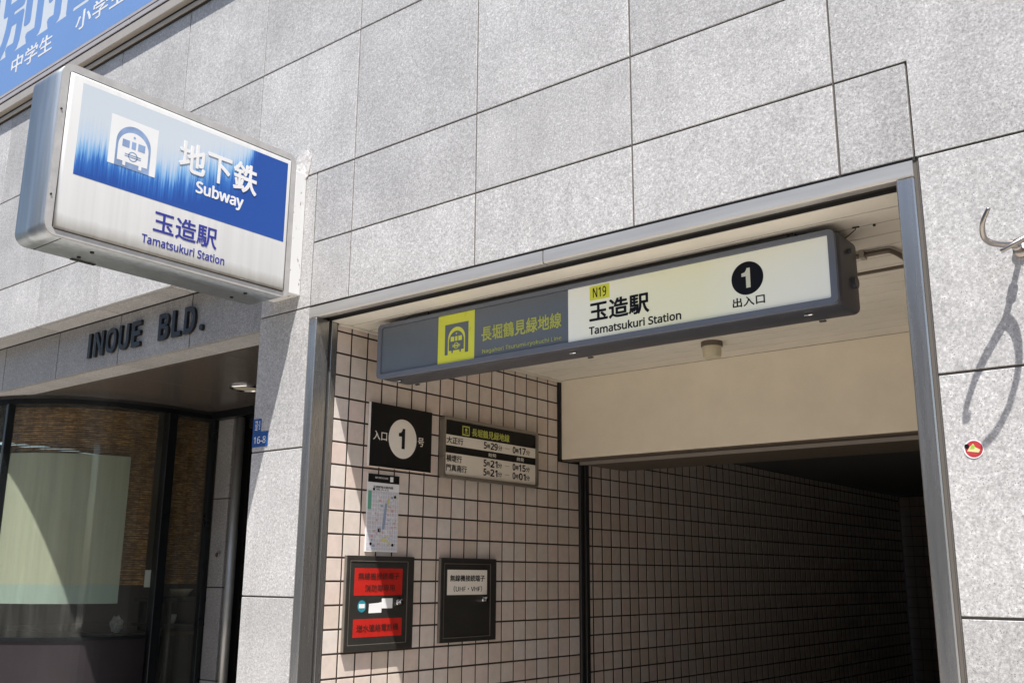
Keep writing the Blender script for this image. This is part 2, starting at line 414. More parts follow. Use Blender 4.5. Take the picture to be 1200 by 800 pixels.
for i in range(12):
    for j in range(2): add_box(bm, -24 + i * 4.0, -21.6 + i * 4.0, -11.5, -11.46, 1.2 + j * 3.4, 3.0 + j * 3.4)
finish(bm, 'window_row', M['window_frame'], fb, kind='stuff')

# ------------------------------------------------------------------ granite facade
XE, XD, XC, XB, XA, XP, XQ = 0.2006, 0.9215, 1.645, 2.3644, 2.5805, -0.0515, -0.4075
Z0, Z1, Z2, Z3, Z4, Z5, Z6, Z7 = 4.1207, 3.4769, 3.1361, 2.8352, 2.2046, 1.5742, 0.9438, 0.3134
LX = [XE - 0.7175 * i for i in range(1, 9)]        # columns to the left
G = 0.0037; TH = 0.024
fac = thing('granite_building', 'pale granite office building whose ground floor holds the subway entrance', 'building', (-0.2, 0, 0))
core = bmesh.new()   # body behind the stone, stepped round the openings
add_box(core, -6.5, XQ + 0.004, 0.0052, 0.17, Z2 + 0.022, 7.5); add_box(core, XQ + 0.004, XP, 0.0052, 1.50, 0, 7.5)
add_box(core, XP, XA, 0.0052, 1.2, Z3 - 0.001, 7.5)
add_box(core, XA + 0.004, 6.0, 0.0052, 1.2, 0, 7.5)
add_box(core, -6.5, XQ + 0.003, 0.172, 1.4, Z3 + 0.01, 7.5)
finish(core, 'wall', M['sealant'], fac)

def panel(x0, x1, z0, z1, y=0.0, mat='granite', th=TH, parent=fac, name='granite_panel'):
    j = random.uniform(-0.0006, 0.0006)
    return box(name, x0 + G, x1 - G, y + j, y + th, z0 + G, z1 - G, mat, parent, bev=0.0016)
def lpanel(pts):
    bm = bmesh.new(); add_poly(bm, pts, TH, 'y', TH); return finish(bm, 'granite_panel', M['granite'], fac)
TOPZ = 4.764
cols = [(XC, XB), (XD, XC), (XE, XD)]
for a, b in cols:
    panel(a, b, Z3, Z2); panel(a, b, Z2, Z1); panel(a, b, Z1, Z0); panel(a, b, Z0, TOPZ)
panel(XP, XE, Z3, Z2); panel(XP, XE, Z2, Z1)
panel(LX[0], XE, Z1, Z0); panel(LX[0], XE, Z0, TOPZ)
panel(XQ, XP, Z3, Z1); panel(LX[0], XQ, Z2, Z1)
for i in range(1, 7):
    a, b = LX[i], LX[i - 1]
    panel(a, b, Z2, Z1); panel(a, b, Z1, Z0); panel(a, b, Z0, TOPZ)
for i in range(7, 10):
    a = XE - 0.7175 * (i + 1); panel(a, a + 0.7175, Z2, Z1); panel(a, a + 0.7175, Z1, Z0); panel(a, a + 0.7175, Z0, TOPZ)
# right of the entrance
panel(XB, XA, Z3, Z2)
XR = 3.32
lpanel([(XA + G, Z3 + G), (XR - G, Z3 + G), (XR - G, Z1 + 0.62), (XB + G, Z1 + 0.62), (XB + G, Z2 + G), (XA + G, Z2 + G)])
for a, b in ((XA + 0.006, XR), (XR, XR + 0.72), (XR + 0.72, XR + 1.44)):
    for z0, z1 in ((Z4, Z3), (Z5, Z4), (Z6, Z5), (Z7, Z6), (0.0, Z7)): panel(a, b, z0, z1)
for a, b in ((XR, XR + 0.72), (XR + 0.72, XR + 1.44)):
    panel(a, b, Z3, Z1); panel(a, b, Z1, Z0); panel(a, b, Z0, TOPZ)
panel(XB, XR, Z1 + 0.62, TOPZ)
# pier between the two entrances
for z0, z1 in ((Z4, Z3), (Z5, Z4), (Z6, Z5), (Z7, Z6), (0.0, Z7)): panel(XQ, XP, z0, z1)
# stone lining of the pier's recess side
for z0, z1 in ((Z4, Z3), (Z5, Z4), (Z6, Z5), (Z7, Z6), (0.0, Z7)):
    bm = bmesh.new(); add_box(bm, XQ, XQ + 0.003, TH + 0.005, 1.45, z0 + G, z1 - G); finish(bm, 'side_panel', M['granite'], fac)
# underside of the upper wall, name fascia and its soffit
FY = 0.155
fx = [XE - 0.7175 * i + (0.012 if i > 1 else 0) for i in range(1, 10)]
edges = [XQ + 0.001] + fx
for b, a in zip(edges, edges[1:]):
    box('soffit_panel', a + G, b - G, TH + 0.002, FY + 0.03, Z2 + 0.003, Z2 + 0.022, 'granite', fac)
    box('fascia_panel', a + G, b - G, FY, FY + 0.022, 2.838, Z2 - 0.005, 'granite_pol', fac, bev=0.0015)
    box('soffit_panel', a + G * .6, b - G * .6, FY + 0.024, 0.345, 2.839, 2.862, 'granite', fac)
for x_ in edges[1:]: box('joint', x_ - 0.006, x_ + 0.006, FY + 0.0025, FY + 0.018, 2.842, Z2 - 0.006, 'black', fac)
# dark joint line at the back of the recess
box('joint', -6.0, XQ - 0.001, FY - 0.002, FY + 0.02, Z2 - 0.0045, Z2 + 0.0025, 'black', fac)
# smooth brown soffit over the recessed shop entrance
for i, (a, b) in enumerate(((-6.0, -2.2), (-2.194, -1.2), (-1.194, XQ))):
    box('soffit_board', a, b, 0.351, 2.2, 2.834, 2.85, 'soffit', fac)

# ------------------------------------------------------------------ rails and hoarding at upper left
rl = thing('wall_rails', 'beige metal rails running along the granite wall under the blue hoarding', 'rail', (-2, 0, 4.76))
box('rail', -6, 3.6, -0.022, 0.03, 4.766, 4.792, 'beige_rail', rl, bev=0.003)
box('groove_or_shade', -6, 3.6, -0.019, 0.03, 4.7925, 4.806, 'black', rl)
box('groove_or_shade', -6, 3.6, -0.012, 0.0, 4.7605, 4.7655, 'black', rl)  # black strip painted in for the rail's shaded underside
box('rail', -6, 3.6, -0.052, 0.03, 4.8065, 4.872, 'beige_rail', rl, bev=0.004)
box('groove_or_shade', -6, 3.6, -0.051, 0.03, 4.8725, 4.880, 'black', rl)
for a, b in ((-6, -1.82), (-1.812, 3.6)):
    box('grey_strip', a, b, -0.055, 0.03, 4.8805, 4.912, 'pale_strip', rl, bev=0.002)
box('groove_or_shade', -6, 3.6, -0.0535, 0.03, 4.9125, 4.921, 'black', rl)
hb = thing('billboard', 'blue and white cram school billboard at the upper left corner', 'billboard', (-2.6, -0.05, 4.92))
flat('panel', rect2(-6, -1.2, 4.922, 6.4), 'y', -0.02, 'bb_white', hb, 0.03)
flat('blue_band', rect2(-6, -1.2, 4.945, 5.25), 'y', -0.0502, 'bb_blue', hb, 0.0012)
flat('white_edge', rect2(-6, -1.2, 4.922, 4.944), 'y', -0.0502, 'pale_strip', hb, 0.0012)
text('中学生', -3.395, -2.815, 5.062, 5.198, 'y', -0.0516, 'white_txt', hb, 0.012, spacing=1.06)
text('小学生', -2.505, -1.905, 5.072, 5.208, 'y', -0.0516, 'white_txt', hb, 0.012, spacing=1.06)
text('個別指導', -4.42, -1.53, 5.262, 5.86, 'y', -0.0504, 'bb_blue', hb, 0.034, thick=0.0002, spacing=1.06)

# ------------------------------------------------------------------ INOUE BLD. letters
ib = thing('building_name', 'raised dark letters INOUE BLD. on the grey granite fascia', 'sign', (-1.66, FY, 2.9))
def letter(ch, u0, u1, v0, v1):
    if ch == 'I': return flat('letter', rect2(u0 + .004, u1 - .004, v0, v1), 'y', FY - 0.001, 'letter', ib, 0.016)
    bm_o = text(ch, u0, u1, v0, v1, 'y', FY - 0.001, 'letter', ib, 0.032, thick=0.016, name='letter', solid=True)
    return bm_o
zb, zt = 2.912, 3.062
for ch, a, b in (('I', -2.266, -2.228), ('N', -2.192, -2.088), ('O', -2.058, -1.945), ('U', -1.918, -1.812), ('E', -1.780, -1.690),
                 ('B', -1.508, -1.410), ('L', -1.378, -1.292), ('D', -1.262, -1.160)):
    letter(ch, a, b, zb, zt)
letter('.', -1.118, -1.085, zb, zb + 0.035)

# ------------------------------------------------------------------ stainless entrance frame
FR = 2.78
ef = thing('entrance_surround', 'wide brushed stainless steel frame around the subway entrance', 'surround', (1.26, 0, 0))
box('jamb', XP + 0.003, 0.0, -0.002, 0.078, 0, 2.7795, 'steel', ef, bev=0.004, label='left upright of the steel frame')
box('jamb_strip', -0.02, 0.004, 0.0885, 0.122, 0, 2.775, 'steel', ef, bev=0.002)
box('jamb_groove', -0.03, -0.006, 0.0785, 0.088, 0, 2.775, 'black', ef)
box('jamb', 2.524, 2.574, -0.002, 0.078, 0, 2.7795, 'steel', ef, bev=0.004, label='right upright of the steel frame')
box('jamb_groove', 2.5745, 2.5835, 0.006, 0.05, 0, 2.83, 'sealant', ef)
for a, b in ((XP + 0.003, 1.2545), (1.2605, 2.574)):
    bm = bmesh.new()
    prof = [(-0.002, 2.8285), (-0.002, 2.786), (0.004, 2.7800), (0.03, 2.7800), (0.062, 2.790), (0.062, 2.8285)]
    A = [bm.verts.new((a, y, z)) for y, z in prof]; B = [bm.verts.new((b, y, z)) for y, z in prof]
    bm.faces.new(A); bm.faces.new(B[::-1])
    for i in range(len(prof)): bm.faces.new((A[i], A[(i + 1) % len(prof)], B[(i + 1) % len(prof)], B[i]))
    finish(bm, 'lintel', M['steel_h'], ef)
box('top_joint', XP, 2.585, 0.0035, 0.05, 2.829, 2.8395, 'black', ef)
box('lintel_groove', 0.0, 2.53, 0.0625, 0.080, 2.79, 2.83, 'black', ef)

# ------------------------------------------------------------------ passage shell
sh = thing('passage_shell', None, None, (1.2, 3, 0), kind='structure')
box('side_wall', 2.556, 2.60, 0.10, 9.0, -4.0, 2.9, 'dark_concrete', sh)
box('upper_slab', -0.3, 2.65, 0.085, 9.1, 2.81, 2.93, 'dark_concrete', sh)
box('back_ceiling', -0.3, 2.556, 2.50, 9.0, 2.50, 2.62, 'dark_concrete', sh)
box('landing', -0.05, 2.556, 0.0, 1.25, -0.14, 0.006, 'paving', sh); box('landing', -0.05, 2.556, 1.2505, 2.4, -0.14, 0.006, 'dark_concrete', sh)  # front left pale to bounce light at the beam, rear darkened to limit it
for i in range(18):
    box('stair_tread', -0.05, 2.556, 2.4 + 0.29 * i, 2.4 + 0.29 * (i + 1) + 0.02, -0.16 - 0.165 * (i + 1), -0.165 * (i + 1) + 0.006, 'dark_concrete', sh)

# ceiling of narrow boards
cl = thing('ceiling', None, None, (1.27, 0.9, 2.775), kind='structure')
yj = [0.081] + [0.195 + 0.115 * i for i in range(15)]
for a, b in zip(yj, yj[1:]):
    if a > 1.75: break
    box('ceiling_board', 0.004, 2.55, a + 0.0040, b - 0.0040 if b < 1.8 else 1.8268, 2.7755, 2.788, 'board', cl, bev=0.001)
box('backing', -0.05, 2.60, 0.083, 2.60, 2.7783, 2.80, 'black', cl)
box('cornice', 0.0045, 0.016, 0.125, 1.824, 2.764, 2.7745, 'board', cl)

# shutter housing beam
bmth = thing('shutter_housing', 'cream painted shutter housing spanning the passage under the ceiling', 'beam', (1.27, 2.1, 2.3))
box('front_panel', 0.012, 2.55, 1.827, 1.84, 2.318, 2.7753, 'beam', bmth, bev=0.002)
box('bottom_trim', 0.006, 2.55, 1.8405, 1.93, 2.310, 2.335, 'brown_metal', bmth)
box('shutter_slot', 0.006, 2.55, 1.9305, 2.02, 2.345, 2.36, 'black', bmth)
box('bottom_trim', 0.006, 2.55, 2.0205, 2.50, 2.308, 2.335, 'brown_metal', bmth)
box('highlight_edge', 0.006, 2.40, 2.0145, 2.020, 2.302, 2.334, 'beige_rail', bmth)  # beige strip puts a thin highlight along the trim's edge
box('body', 0.006, 2.55, 1.8405, 2.498, 2.3605, 2.774, 'dark_concrete', bmth)
box('corner_seal', 0.0045, 0.0115, 1.808, 1.826, 2.312, 2.7745, 'black', bmth)

# ------------------------------------------------------------------ tiled walls
def tile_mesh(w_, h_):
    bm = bmesh.new(); add_box(bm, 0, 0.008, -w_ / 2, w_ / 2, -h_ / 2, h_ / 2)
    es = [e for e in bm.edges if all(v.co.x > 0.004 for v in e.verts)]
    bmesh.ops.bevel(bm, geom=es, offset=0.0009, segments=1, affect='EDGES')
    me = bpy.data.meshes.new('tile'); bm.to_mesh(me); bm.free(); me.materials.append(M['tile']); return me
TW = 0.0945
TM = tile_mesh(TW, TW); TMT = tile_mesh(TW, 0.027); _cache = {}
def tiled_wall(label, loc, ys, zs, xface=0.0, back=0.03, gy=0.0085):
    """ys / zs: lists of joint positions. face of the tiles at x = xface"""
    th = thing('tiled_wall', label, 'tiled wall', loc)
    box('grout', xface - back, xface - 0.0013, ys[0], ys[-1], zs[-1], zs[0], 'grout', th)
    cells = []
    for a, b in zip(ys, ys[1:]):
        for t, u in zip(zs, zs[1:]):
            c = Vector((xface, (a + b) / 2, (t + u) / 2))
            w_, h_ = b - a - gy, t - u - 0.0085
            if w_ < 0.01 or h_ < 0.008: continue
            p = px(c); s = 0.0
            if p and -15 < p[0] < 1215 and -15 < p[1] < 815: s = 1.0 / (c - CAM).length
            cells.append((s, c, w_, h_))
    cells.sort(key=lambda q: -q[0])
    rest = bmesh.new(); n = 0
    for i, (s, c, w_, h_) in enumerate(cells):
        if i < 300 and s > 0:
            key = (round(w_, 4), round(h_, 4))
            if key not in _cache: _cache[key] = tile_mesh(w_, h_)
            o = bpy.data.objects.new('tile', _cache[key]); COL.objects.link(o); o.parent = th
            o.location = c - Vector(loc) + Vector((-0.008 + random.uniform(-0.0005, 0.0005), 0, 0))
            o.rotation_euler = (0, random.uniform(-0.003, 0.003), random.uniform(-0.003, 0.003))
        else:
            add_box(rest, c.x - 0.008, c.x, c.y - w_ / 2, c.y + w_ / 2, c.z - h_ / 2, c.z + h_ / 2); n += 1
    if n: finish(rest, 'tile_field', M['tile'], th, kind='stuff')
    else: rest.free()
    return th
zrow = [2.7745] + [2.741 - 0.1 * i for i in range(28)]
ycol = [0.1235, 0.2127] + [0.3127 + 0.1 * i for i in range(15)] + [1.806]
tw1 = tiled_wall('sunlit pinkish tile wall with the notices, left side of the entrance', (0, 0.9, 0), ycol, zrow)
zlow = [2.307, 2.241] + [2.141 - 0.1 * i for i in range(22)]
tiled_wall('narrow strip of tiles beneath the shutter housing, before the guide rail', (0, 1.9, 0), [1.8075, 1.9127, 2.012], [2.309, 2.241] + zlow[2:])
zin = [2.495, 2.441] + [2.341 - 0.1 * i for i in range(50)]
yin = [2.105] + [2.151 + 0.1 * i for i in range(57)]
tiled_wall('shadowed tile wall deep in the passage, beyond the guide rail', (0, 4.9, 0), yin, zin, gy=0.014)
# far end wall of the passage, same tiles turned to the street
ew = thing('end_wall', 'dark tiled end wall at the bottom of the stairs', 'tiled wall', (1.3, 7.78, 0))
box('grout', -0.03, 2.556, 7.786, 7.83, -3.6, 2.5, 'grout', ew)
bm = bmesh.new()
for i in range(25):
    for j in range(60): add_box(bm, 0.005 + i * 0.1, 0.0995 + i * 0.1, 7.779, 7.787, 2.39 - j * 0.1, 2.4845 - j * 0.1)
M['tile_shaded'] = simple('shaded_dark_tile', (0.16, 0.13, 0.11), 0.6, var=0.2)  # darker copy of the wall tile, the passage's fading light painted in
finish(bm, 'tile_field', M['tile_shaded'], ew, kind='stuff')
rw = thing('tiled_wall', 'tile wall on the right side of the passage, turned away from view', 'tiled wall', (2.55, 1, 0))
bm = bmesh.new()
for i in range(17):
    for j in range(28): add_box(bm, 2.549, 2.5555, 0.13 + i * 0.1, 0.2245 + i * 0.1, 2.67 - j * 0.1, 2.7645 - j * 0.1)
finish(bm, 'tile_field', M['tile'], rw, kind='stuff')

# shutter guide rail
gr = thing('guide_rail', 'dark upright shutter guide rail splitting the tile wall', 'rail', (0, 2.06, 0))
box('channel', -0.01, 0.012, 2.0135, 2.040, 0, 2.307, 'rail', gr, bev=0.002)
box('channel', -0.01, 0.012, 2.066, 2.102, 0, 2.307, 'rail', gr, bev=0.002)
box('slot', -0.012, 0.001, 2.0405, 2.0655, 0, 2.307, 'black', gr)

def numeral_one(u0, u1, v0, v1, plane, off, mat, parent):
    P = [(0.50, 0.0), (1.0, 0.0), (1.0, 1.0), (0.62, 1.0), (0.55, 0.90), (0.38, 0.80), (0.0, 0.76), (0.0, 0.60), (0.50, 0.60)]
    return flat('numeral', [(u0 + a * (u1 - u0), v0 + b * (v1 - v0)) for a, b in P], plane, off, mat, parent, 0.0008)

# ------------------------------------------------------------------ train pictogram, drawn in two colours on a plane
def pictogram(u0, v0, s, plane, off, bg, fg, parent, step=0.0008):
    T = lambda pts: [(u0 + s * a, v0 + s * b) for a, b in pts]
    def lay(name, polys, mat, d):
        bm = bmesh.new()
        for pl in polys: add_poly(bm, T(pl), step, plane, off + (-d if plane == 'y' else d))
        return finish(bm, name, M[mat], pic)
    pic = finish(add_poly(bmesh.new(), T(rect2(0, 1, 0, 1)), step, plane, off), 'pictogram', M[bg], parent)
    arch = [(0.13, 0.0), (0.13, 0.52)] + circle2(0.5, 0.52, 0.37, 20, 0.34, math.pi, 0) + [(0.87, 0.0)]
    arch = [(0.135, 0.0)] + [(0.5 + 0.365 * math.cos(math.pi - math.pi * i / 20), 0.50 + 0.38 * math.sin(math.pi - math.pi * i / 20)) for i in range(21)] + [(0.865, 0.0)]
    lay('tunnel', [arch], fg, step)
    body = [(0.18, 0.12)] + [(0.5 + 0.32 * math.cos(math.pi - math.pi * i / 20), 0.42 + 0.33 * math.sin(math.pi - math.pi * i / 20)) for i in range(21)] + [(0.82, 0.12)]
    lay('train_front', [body, rect2(0.30, 0.36, 0.04, 0.12), rect2(0.64, 0.70, 0.04, 0.12)], bg, 2 * step)
    det = [rect2(0.26, 0.41, 0.42, 0.57), rect2(0.455, 0.545, 0.42, 0.57), rect2(0.59, 0.74, 0.42, 0.57), circle2(0.5, 0.66, 0.025, 10),
           rect2(0.33, 0.67, 0.275, 0.295), rect2(0.33, 0.67, 0.235, 0.255)]
    lay('window', det, fg, 3 * step)
    bm = bmesh.new(); add_ring(bm, T(circle2(0.5, 0.265, 0.10, 24)), T(circle2(0.5, 0.265, 0.08, 24)), step, plane, off + (-3 * step if plane == 'y' else 3 * step))
    finish(bm, 'emblem', M[fg], pic)
    return pic

# ------------------------------------------------------------------ projecting subway sign
ps = thing('projecting_sign', 'white and weathered blue subway lightbox jutting out from the wall at left', 'sign', (-0.24, -0.6, 2.87))
SX0, SX1, SY0, SY1, SZ0, SZ1 = -0.355, -0.128, -1.178, -0.066, 2.870, 3.556
bm = bmesh.new(); add_box(bm, SX0, SX1 - 0.006, SY0, SY1, SZ0, SZ1)
es = [e for e in bm.edges if abs((e.verts[0].co - e.verts[1].co).normalized().x) > 0.9]
bmesh.ops.bevel(bm, geom=es, offset=0.045, segments=7, affect='EDGES', profile=0.5)
cab = finish(bm, 'casing', M['alu'], ps)
for f in cab.data.polygons: f.use_smooth = abs(f.normal.x) < 0.5
bm = bmesh.new()
add_ring(bm, rrect(SY0, SY1, SZ0, SZ1, 0.045), rrect(SY0 + 0.027, SY1 - 0.027, SZ0 + 0.022, SZ1 - 0.030, 0.014), 0.010, 'x', SX1 - 0.0055)
bmesh.ops.bevel(bm, geom=[e for e in bm.edges if e.is_manifold and e.calc_face_angle(0) > 1.0 and all(v.co.x > SX1 for v in e.verts)], offset=0.003, segments=2, affect='EDGES')
finish(bm, 'front_frame', M['alu_lip'], ps)
bm = bmesh.new()
add_ring(bm, rrect(SY0 + 0.0265, SY1 - 0.0265, SZ0 + 0.0215, SZ1 - 0.0295, 0.014), rrect(SY0 + 0.031, SY1 - 0.031, SZ0 + 0.026, SZ1 - 0.034, 0.014), 0.004, 'x', SX1 - 0.0055)
finish(bm, 'gasket', M['black'], ps)
bm = bmesh.new(); add_box(bm, SX1 - 0.005, SX1 + 0.013, SY0 + 0.0315, SY1 - 0.0315, SZ0 + 0.0265, SZ1 - 0.0345)
bmesh.ops.bevel(bm, geom=[e for e in bm.edges if all(v.co.x > SX1 for v in e.verts)] , offset=0.011, segments=4, affect='EDGES', profile=0.5)
fo = finish(bm, 'acrylic_face', M['opal'], ps)
for f in fo.data.polygons: f.use_smooth = True
fo.data.update()
PX = SX1 + 0.0131
flat('blue_film', [(-1.100, 3.120), (-0.120, 3.120), (-0.120, 3.497), (-1.100, 3.492)], 'x', PX, 'faded_blue', ps, 0.0006)
M['icon_blue'] = simple('faded_icon_blue', (0.24, 0.34, 0.54), 0.4, var=0.4, nscale=14)
M['icon_white'] = simple('icon_white', (0.66, 0.665, 0.67), 0.4, var=0.04)
pictogram(-0.974, 3.212, 0.203, 'x', PX + 0.0007, 'icon_white', 'icon_blue', ps, 0.0005)
text('地下鉄', -0.668, -0.284, 3.285, 3.418, 'x', PX + 0.0007, 'white_txt', ps, 0.022, 0.0015, spacing=1.05)
text('Subway', -0.580, -0.346, 3.196, 3.264, 'x', PX + 0.0007, 'white_txt', ps, 0.032, 0.0008)
text('玉造駅', -0.756, -0.462, 2.990, 3.082, 'x', PX + 0.0002, 'blue_txt', ps, 0.014, 0.0008)
text('Tamatsukuri Station', -0.800, -0.418, 2.934, 2.970, 'x', PX + 0.0002, 'blue_txt', ps, 0.018, 0.0008)
for (x_, y_) in ((-0.20, -0.95), (-0.20, -0.24), (-0.30, -0.95), (-0.30, -0.24)):
    bm = bmesh.new(); add_tube(bm, [(x_, y_, SZ0 - 0.006), (x_, y_, SZ0 + 0.004)], 0.008, 10); finish(bm, 'screw', M['black'], ps)
box('drain_slot', -0.352, -0.335, -0.96, -0.86, SZ0 - 0.004, SZ0 + 0.002, 'black', ps)
box('cover_seam', SX0 + 0.004, SX1 - 0.012, -1.105, -1.102, SZ0 - 0.0015, SZ0 + 0.002, 'black', ps)
for z_ in (3.02, 3.36):
    bm = bmesh.new(); add_tube(bm, [(SX1 + 0.003, SY0 + 0.010, z_), (SX1 + 0.008, SY0 + 0.010, z_)], 0.004, 8); finish(bm, 'screw', M['black'], ps)
def mk_chipped():
    k = NM('chipped_white_paint'); p = k.pos(scale=(1, 1, 0.5)); n = k.noise(p, 28, 5, 0.65)
    c = k.mul((0.26, 0.22, 0.20), (0.62, 0.62, 0.61), k.ramp(n, [(0.36, 0.0), (0.40, 1.0)]), 'MIX')
    k.l(c, k.b.inputs['Base Color']); k.b.inputs['Roughness'].default_value = 0.55; k.bump(n, 0.3, 0.003); return k.m
M['chipped'] = mk_chipped()
box('wall_bracket', -0.31, -0.124, SY1 + 0.0005, -0.0008, 2.897, 3.487, 'chipped', ps, bev=0.003)
# lump of old mortar over the bracket
def mk_mortar():
    k = NM('old_mortar'); p = k.pos(); n = k.noise(p, 40, 5, 0.7)
    c = k.mul((0.40, 0.37, 0.35), (0.62, 0.61, 0.60), k.ramp(n, [(0.4, 0.0), (0.62, 1.0)]), 'MIX')
    k.l(c, k.b.inputs['Base Color']); k.b.inputs['Roughness'].default_value = 0.9; k.bump(n, 0.8, 0.004); return k.m
M['mortar'] = mk_mortar()
bm = bmesh.new(); rnd = random.Random(3)
pts = [(-0.20, 3.47), (-0.13, 3.470), (-0.112, 3.475), (-0.104, 3.505), (-0.098, 3.545), (-0.088, 3.60), (-0.108, 3.585), (-0.13, 3.61), (-0.16, 3.60), (-0.20, 3.59)]
add_poly(bm, pts, 0.0045, 'y', -0.0004); mo = finish(bm, 'mortar_patch', M['mortar'], fac)

# ------------------------------------------------------------------ hanging lightbox in the opening
HY = 0.20
hs = thing('hanging_lightbox', 'long grey lightbox sign with exit number hanging under the steel lintel', 'sign', (1.22, 0.30, 2.5))
bm = bmesh.new(); add_box(bm, 0.190, 2.268, HY + 0.008, 0.392, 2.505, 2.752)
bmesh.ops.bevel(bm, geom=list(bm.edges), offset=0.022, segments=4, affect='EDGES', profile=0.5)
c_ = finish(bm, 'casing', M['slate_dark'], hs, smooth=True)
bm = bmesh.new()
add_ring(bm, rrect(0.186, 2.262, 2.506, 2.751, 0.020), rrect(0.208, 2.240, 2.526, 2.735, 0.006), 0.016, 'y', HY + 0.014)
bmesh.ops.bevel(bm, geom=[e for e in bm.edges if e.is_manifold and e.calc_face_angle(0) > 1.0 and all(v.co.y < HY + 0.003 for v in e.verts)], offset=0.003, segments=2, affect='EDGES')
finish(bm, 'front_frame', M['slate'], hs)
fy = HY + 0.009
flat('grey_face', rect2(0.2095, 0.5475, 2.5275, 2.7335), 'y', fy, 'slate_face', hs, 0.004)
flat('yellow_face', rect2(0.548, 0.7505, 2.5275, 2.7335), 'y', fy, 'yellow', hs, 0.004)
flat('grey_face', rect2(0.751, 1.2215, 2.5275, 2.7335), 'y', fy, 'slate_face', hs, 0.004)
flat('white_face', rect2(1.222, 2.2385, 2.5275, 2.7335), 'y', fy, 'acrylic', hs, 0.004)
ty = fy - 0.0042
pictogram(0.588, 2.561, 0.130, 'y', ty, 'slate_face', 'yellow', hs, 0.0005)
text('長堀鶴見緑地線', 0.790, 1.190, 2.592, 2.653, 'y', ty, 'yellow_txt', hs, 0.016, spacing=1.02)
text('Nagahori Tsurumi-ryokuchi Line', 0.795, 1.190, 2.537, 2.560, 'y', ty, 'yellow_txt', hs, 0.0)
flat('station_number_patch', rect2(1.322, 1.410, 2.672, 2.727), 'y', ty, 'yellow', hs, 0.0006)
text('N19', 1.337, 1.396, 2.681, 2.719, 'y', ty - 0.0007, 'black_txt', hs, 0.004)
text('玉造駅', 1.321, 1.576, 2.590, 2.664, 'y', ty, 'black_txt', hs, 0.024, spacing=1.02)
text('Tamatsukuri Station', 1.318, 1.704, 2.542, 2.572, 'y', ty, 'black_txt', hs, 0.024)
flat('number_disc', circle2(1.958, 2.6435, 0.0575, 44), 'y', ty, 'black_txt', hs, 0.0006)
M['disc_txt'] = simple('pale_numeral', (0.74, 0.75, 0.60), 0.3, var=0.03)
numeral_one(1.938, 1.969, 2.610, 2.678, 'y', ty - 0.0007, 'disc_txt', hs)
text('出入口', 1.902, 2.016, 2.548, 2.580, 'y', ty, 'black_txt', hs, 0.016, spacing=1.04)
for x_ in (0.265, 1.205, 2.140):
    bm = bmesh.new(); add_tube(bm, [(x_ - 0.016, 0.262, 2.4995), (x_ + 0.004, 0.262, 2.4985)], 0.0045, 8); add_box(bm, x_ - 0.002, x_ + 0.014, 0.256, 0.268, 2.496, 2.504, 0.002)
    finish(bm, 'latch', M['chrome'], hs)
    bm = bmesh.new(); add_box(bm, x_ - 0.012, x_ + 0.012, 0.372, 0.384, 2.499, 2.5045, 0.002); finish(bm, 'hinge', M['charcoal'], hs)
for x_ in (0.42, 2.05):
    bm = bmesh.new(); add_box(bm, x_ - 0.05, x_ + 0.05, 0.22, 0.37, 2.7525, 2.7745); finish(bm, 'hanger', M['charcoal'], hs)
box('top_spacer', 0.35, 2.12, 0.225, 0.365, 2.7524, 2.7744, 'charcoal', hs)
for y_, z_, r_ in ((0.33, 2.60, 0.02), (0.30, 2.70, 0.008)):
    bm = bmesh.new(); add_tube(bm, [(2.266, y_, z_), (2.280, y_, z_)], r_, 12); finish(bm, 'end_knob', M['slate_dark'], hs)

# conduit, trim strip, wire, detector on the ceiling
cdth = thing('conduit', 'thin brown conduit bending along the ceiling right of the lightbox', 'pipe', (2.25, 0.55, 2.76))
bm = bmesh.new(); add_tube(bm, [(2.12, 0.560, 2.760)] + smooth_path([(2.20, 0.555, 2.760), (2.300, 0.553, 2.760), (2.325, 0.575, 2.760), (2.335, 0.70, 2.760), (2.34, 1.0, 2.76)]), 0.009, 10)
finish(bm, 'tube', M['brown_metal'], cdth, smooth=True)
for y_, x_ in ((0.555, 2.23),): box('saddle', x_ - 0.008, x_ + 0.008, y_ - 0.018, y_ + 0.018, 2.7475, 2.775, 'beige_rail', cdth)
ct = thing('ceiling_trim', 'dark slot trim crossing the ceiling behind the lightbox', 'trim', (2.1, 0.8, 2.77))
box('strip', 0.02, 2.54, 0.792, 0.806, 2.766, 2.775, 'brown_metal', ct); box('strip', 0.02, 2.54, 0.8065, 0.820, 2.770, 2.775, 'beige_rail', ct)
wh = thing('ceiling_wire', 'short dark wire hanging from a hook in the ceiling boards', 'wire', (2.25, 0.3, 2.77))
bm = bmesh.new(); add_tube(bm, [(2.300, 0.296, 2.776), (2.297, 0.300, 2.767), (2.28, 0.300, 2.756), (2.245, 0.302, 2.735), (2.235, 0.304, 2.729)], 0.0018, 6); add_tube(bm, [(2.289, 0.296, 2.7735), (2.311, 0.298, 2.7735)], 0.003, 6)
finish(bm, 'wire_strand', M['black'], wh)
bm = bmesh.new(); add_tube(bm, [(2.355, 0.309, 2.769), (2.355, 0.309, 2.776)], 0.0045, 8); finish(bm, 'screw', M['black'], wh)
dt = thing('smoke_detector', 'small cream cylindrical detector on the ceiling below the lightbox', 'detector', (1.17, 1.47, 2.775))
bm = bmesh.new(); add_tube(bm, [(1.17, 1.47, 2.775), (1.17, 1.47, 2.752)], 0.052, 24); finish(bm, 'base', M['brown_metal'], dt)
bm = bmesh.new(); add_tube(bm, [(1.17, 1.47, 2.7515), (1.17, 1.47, 2.72), (1.17, 1.47, 2.70), (1.17, 1.47, 2.696)], [0.046, 0.045, 0.042, 0.034], 24); finish(bm, 'cap', M['plastic_cream'], dt, smooth=False)

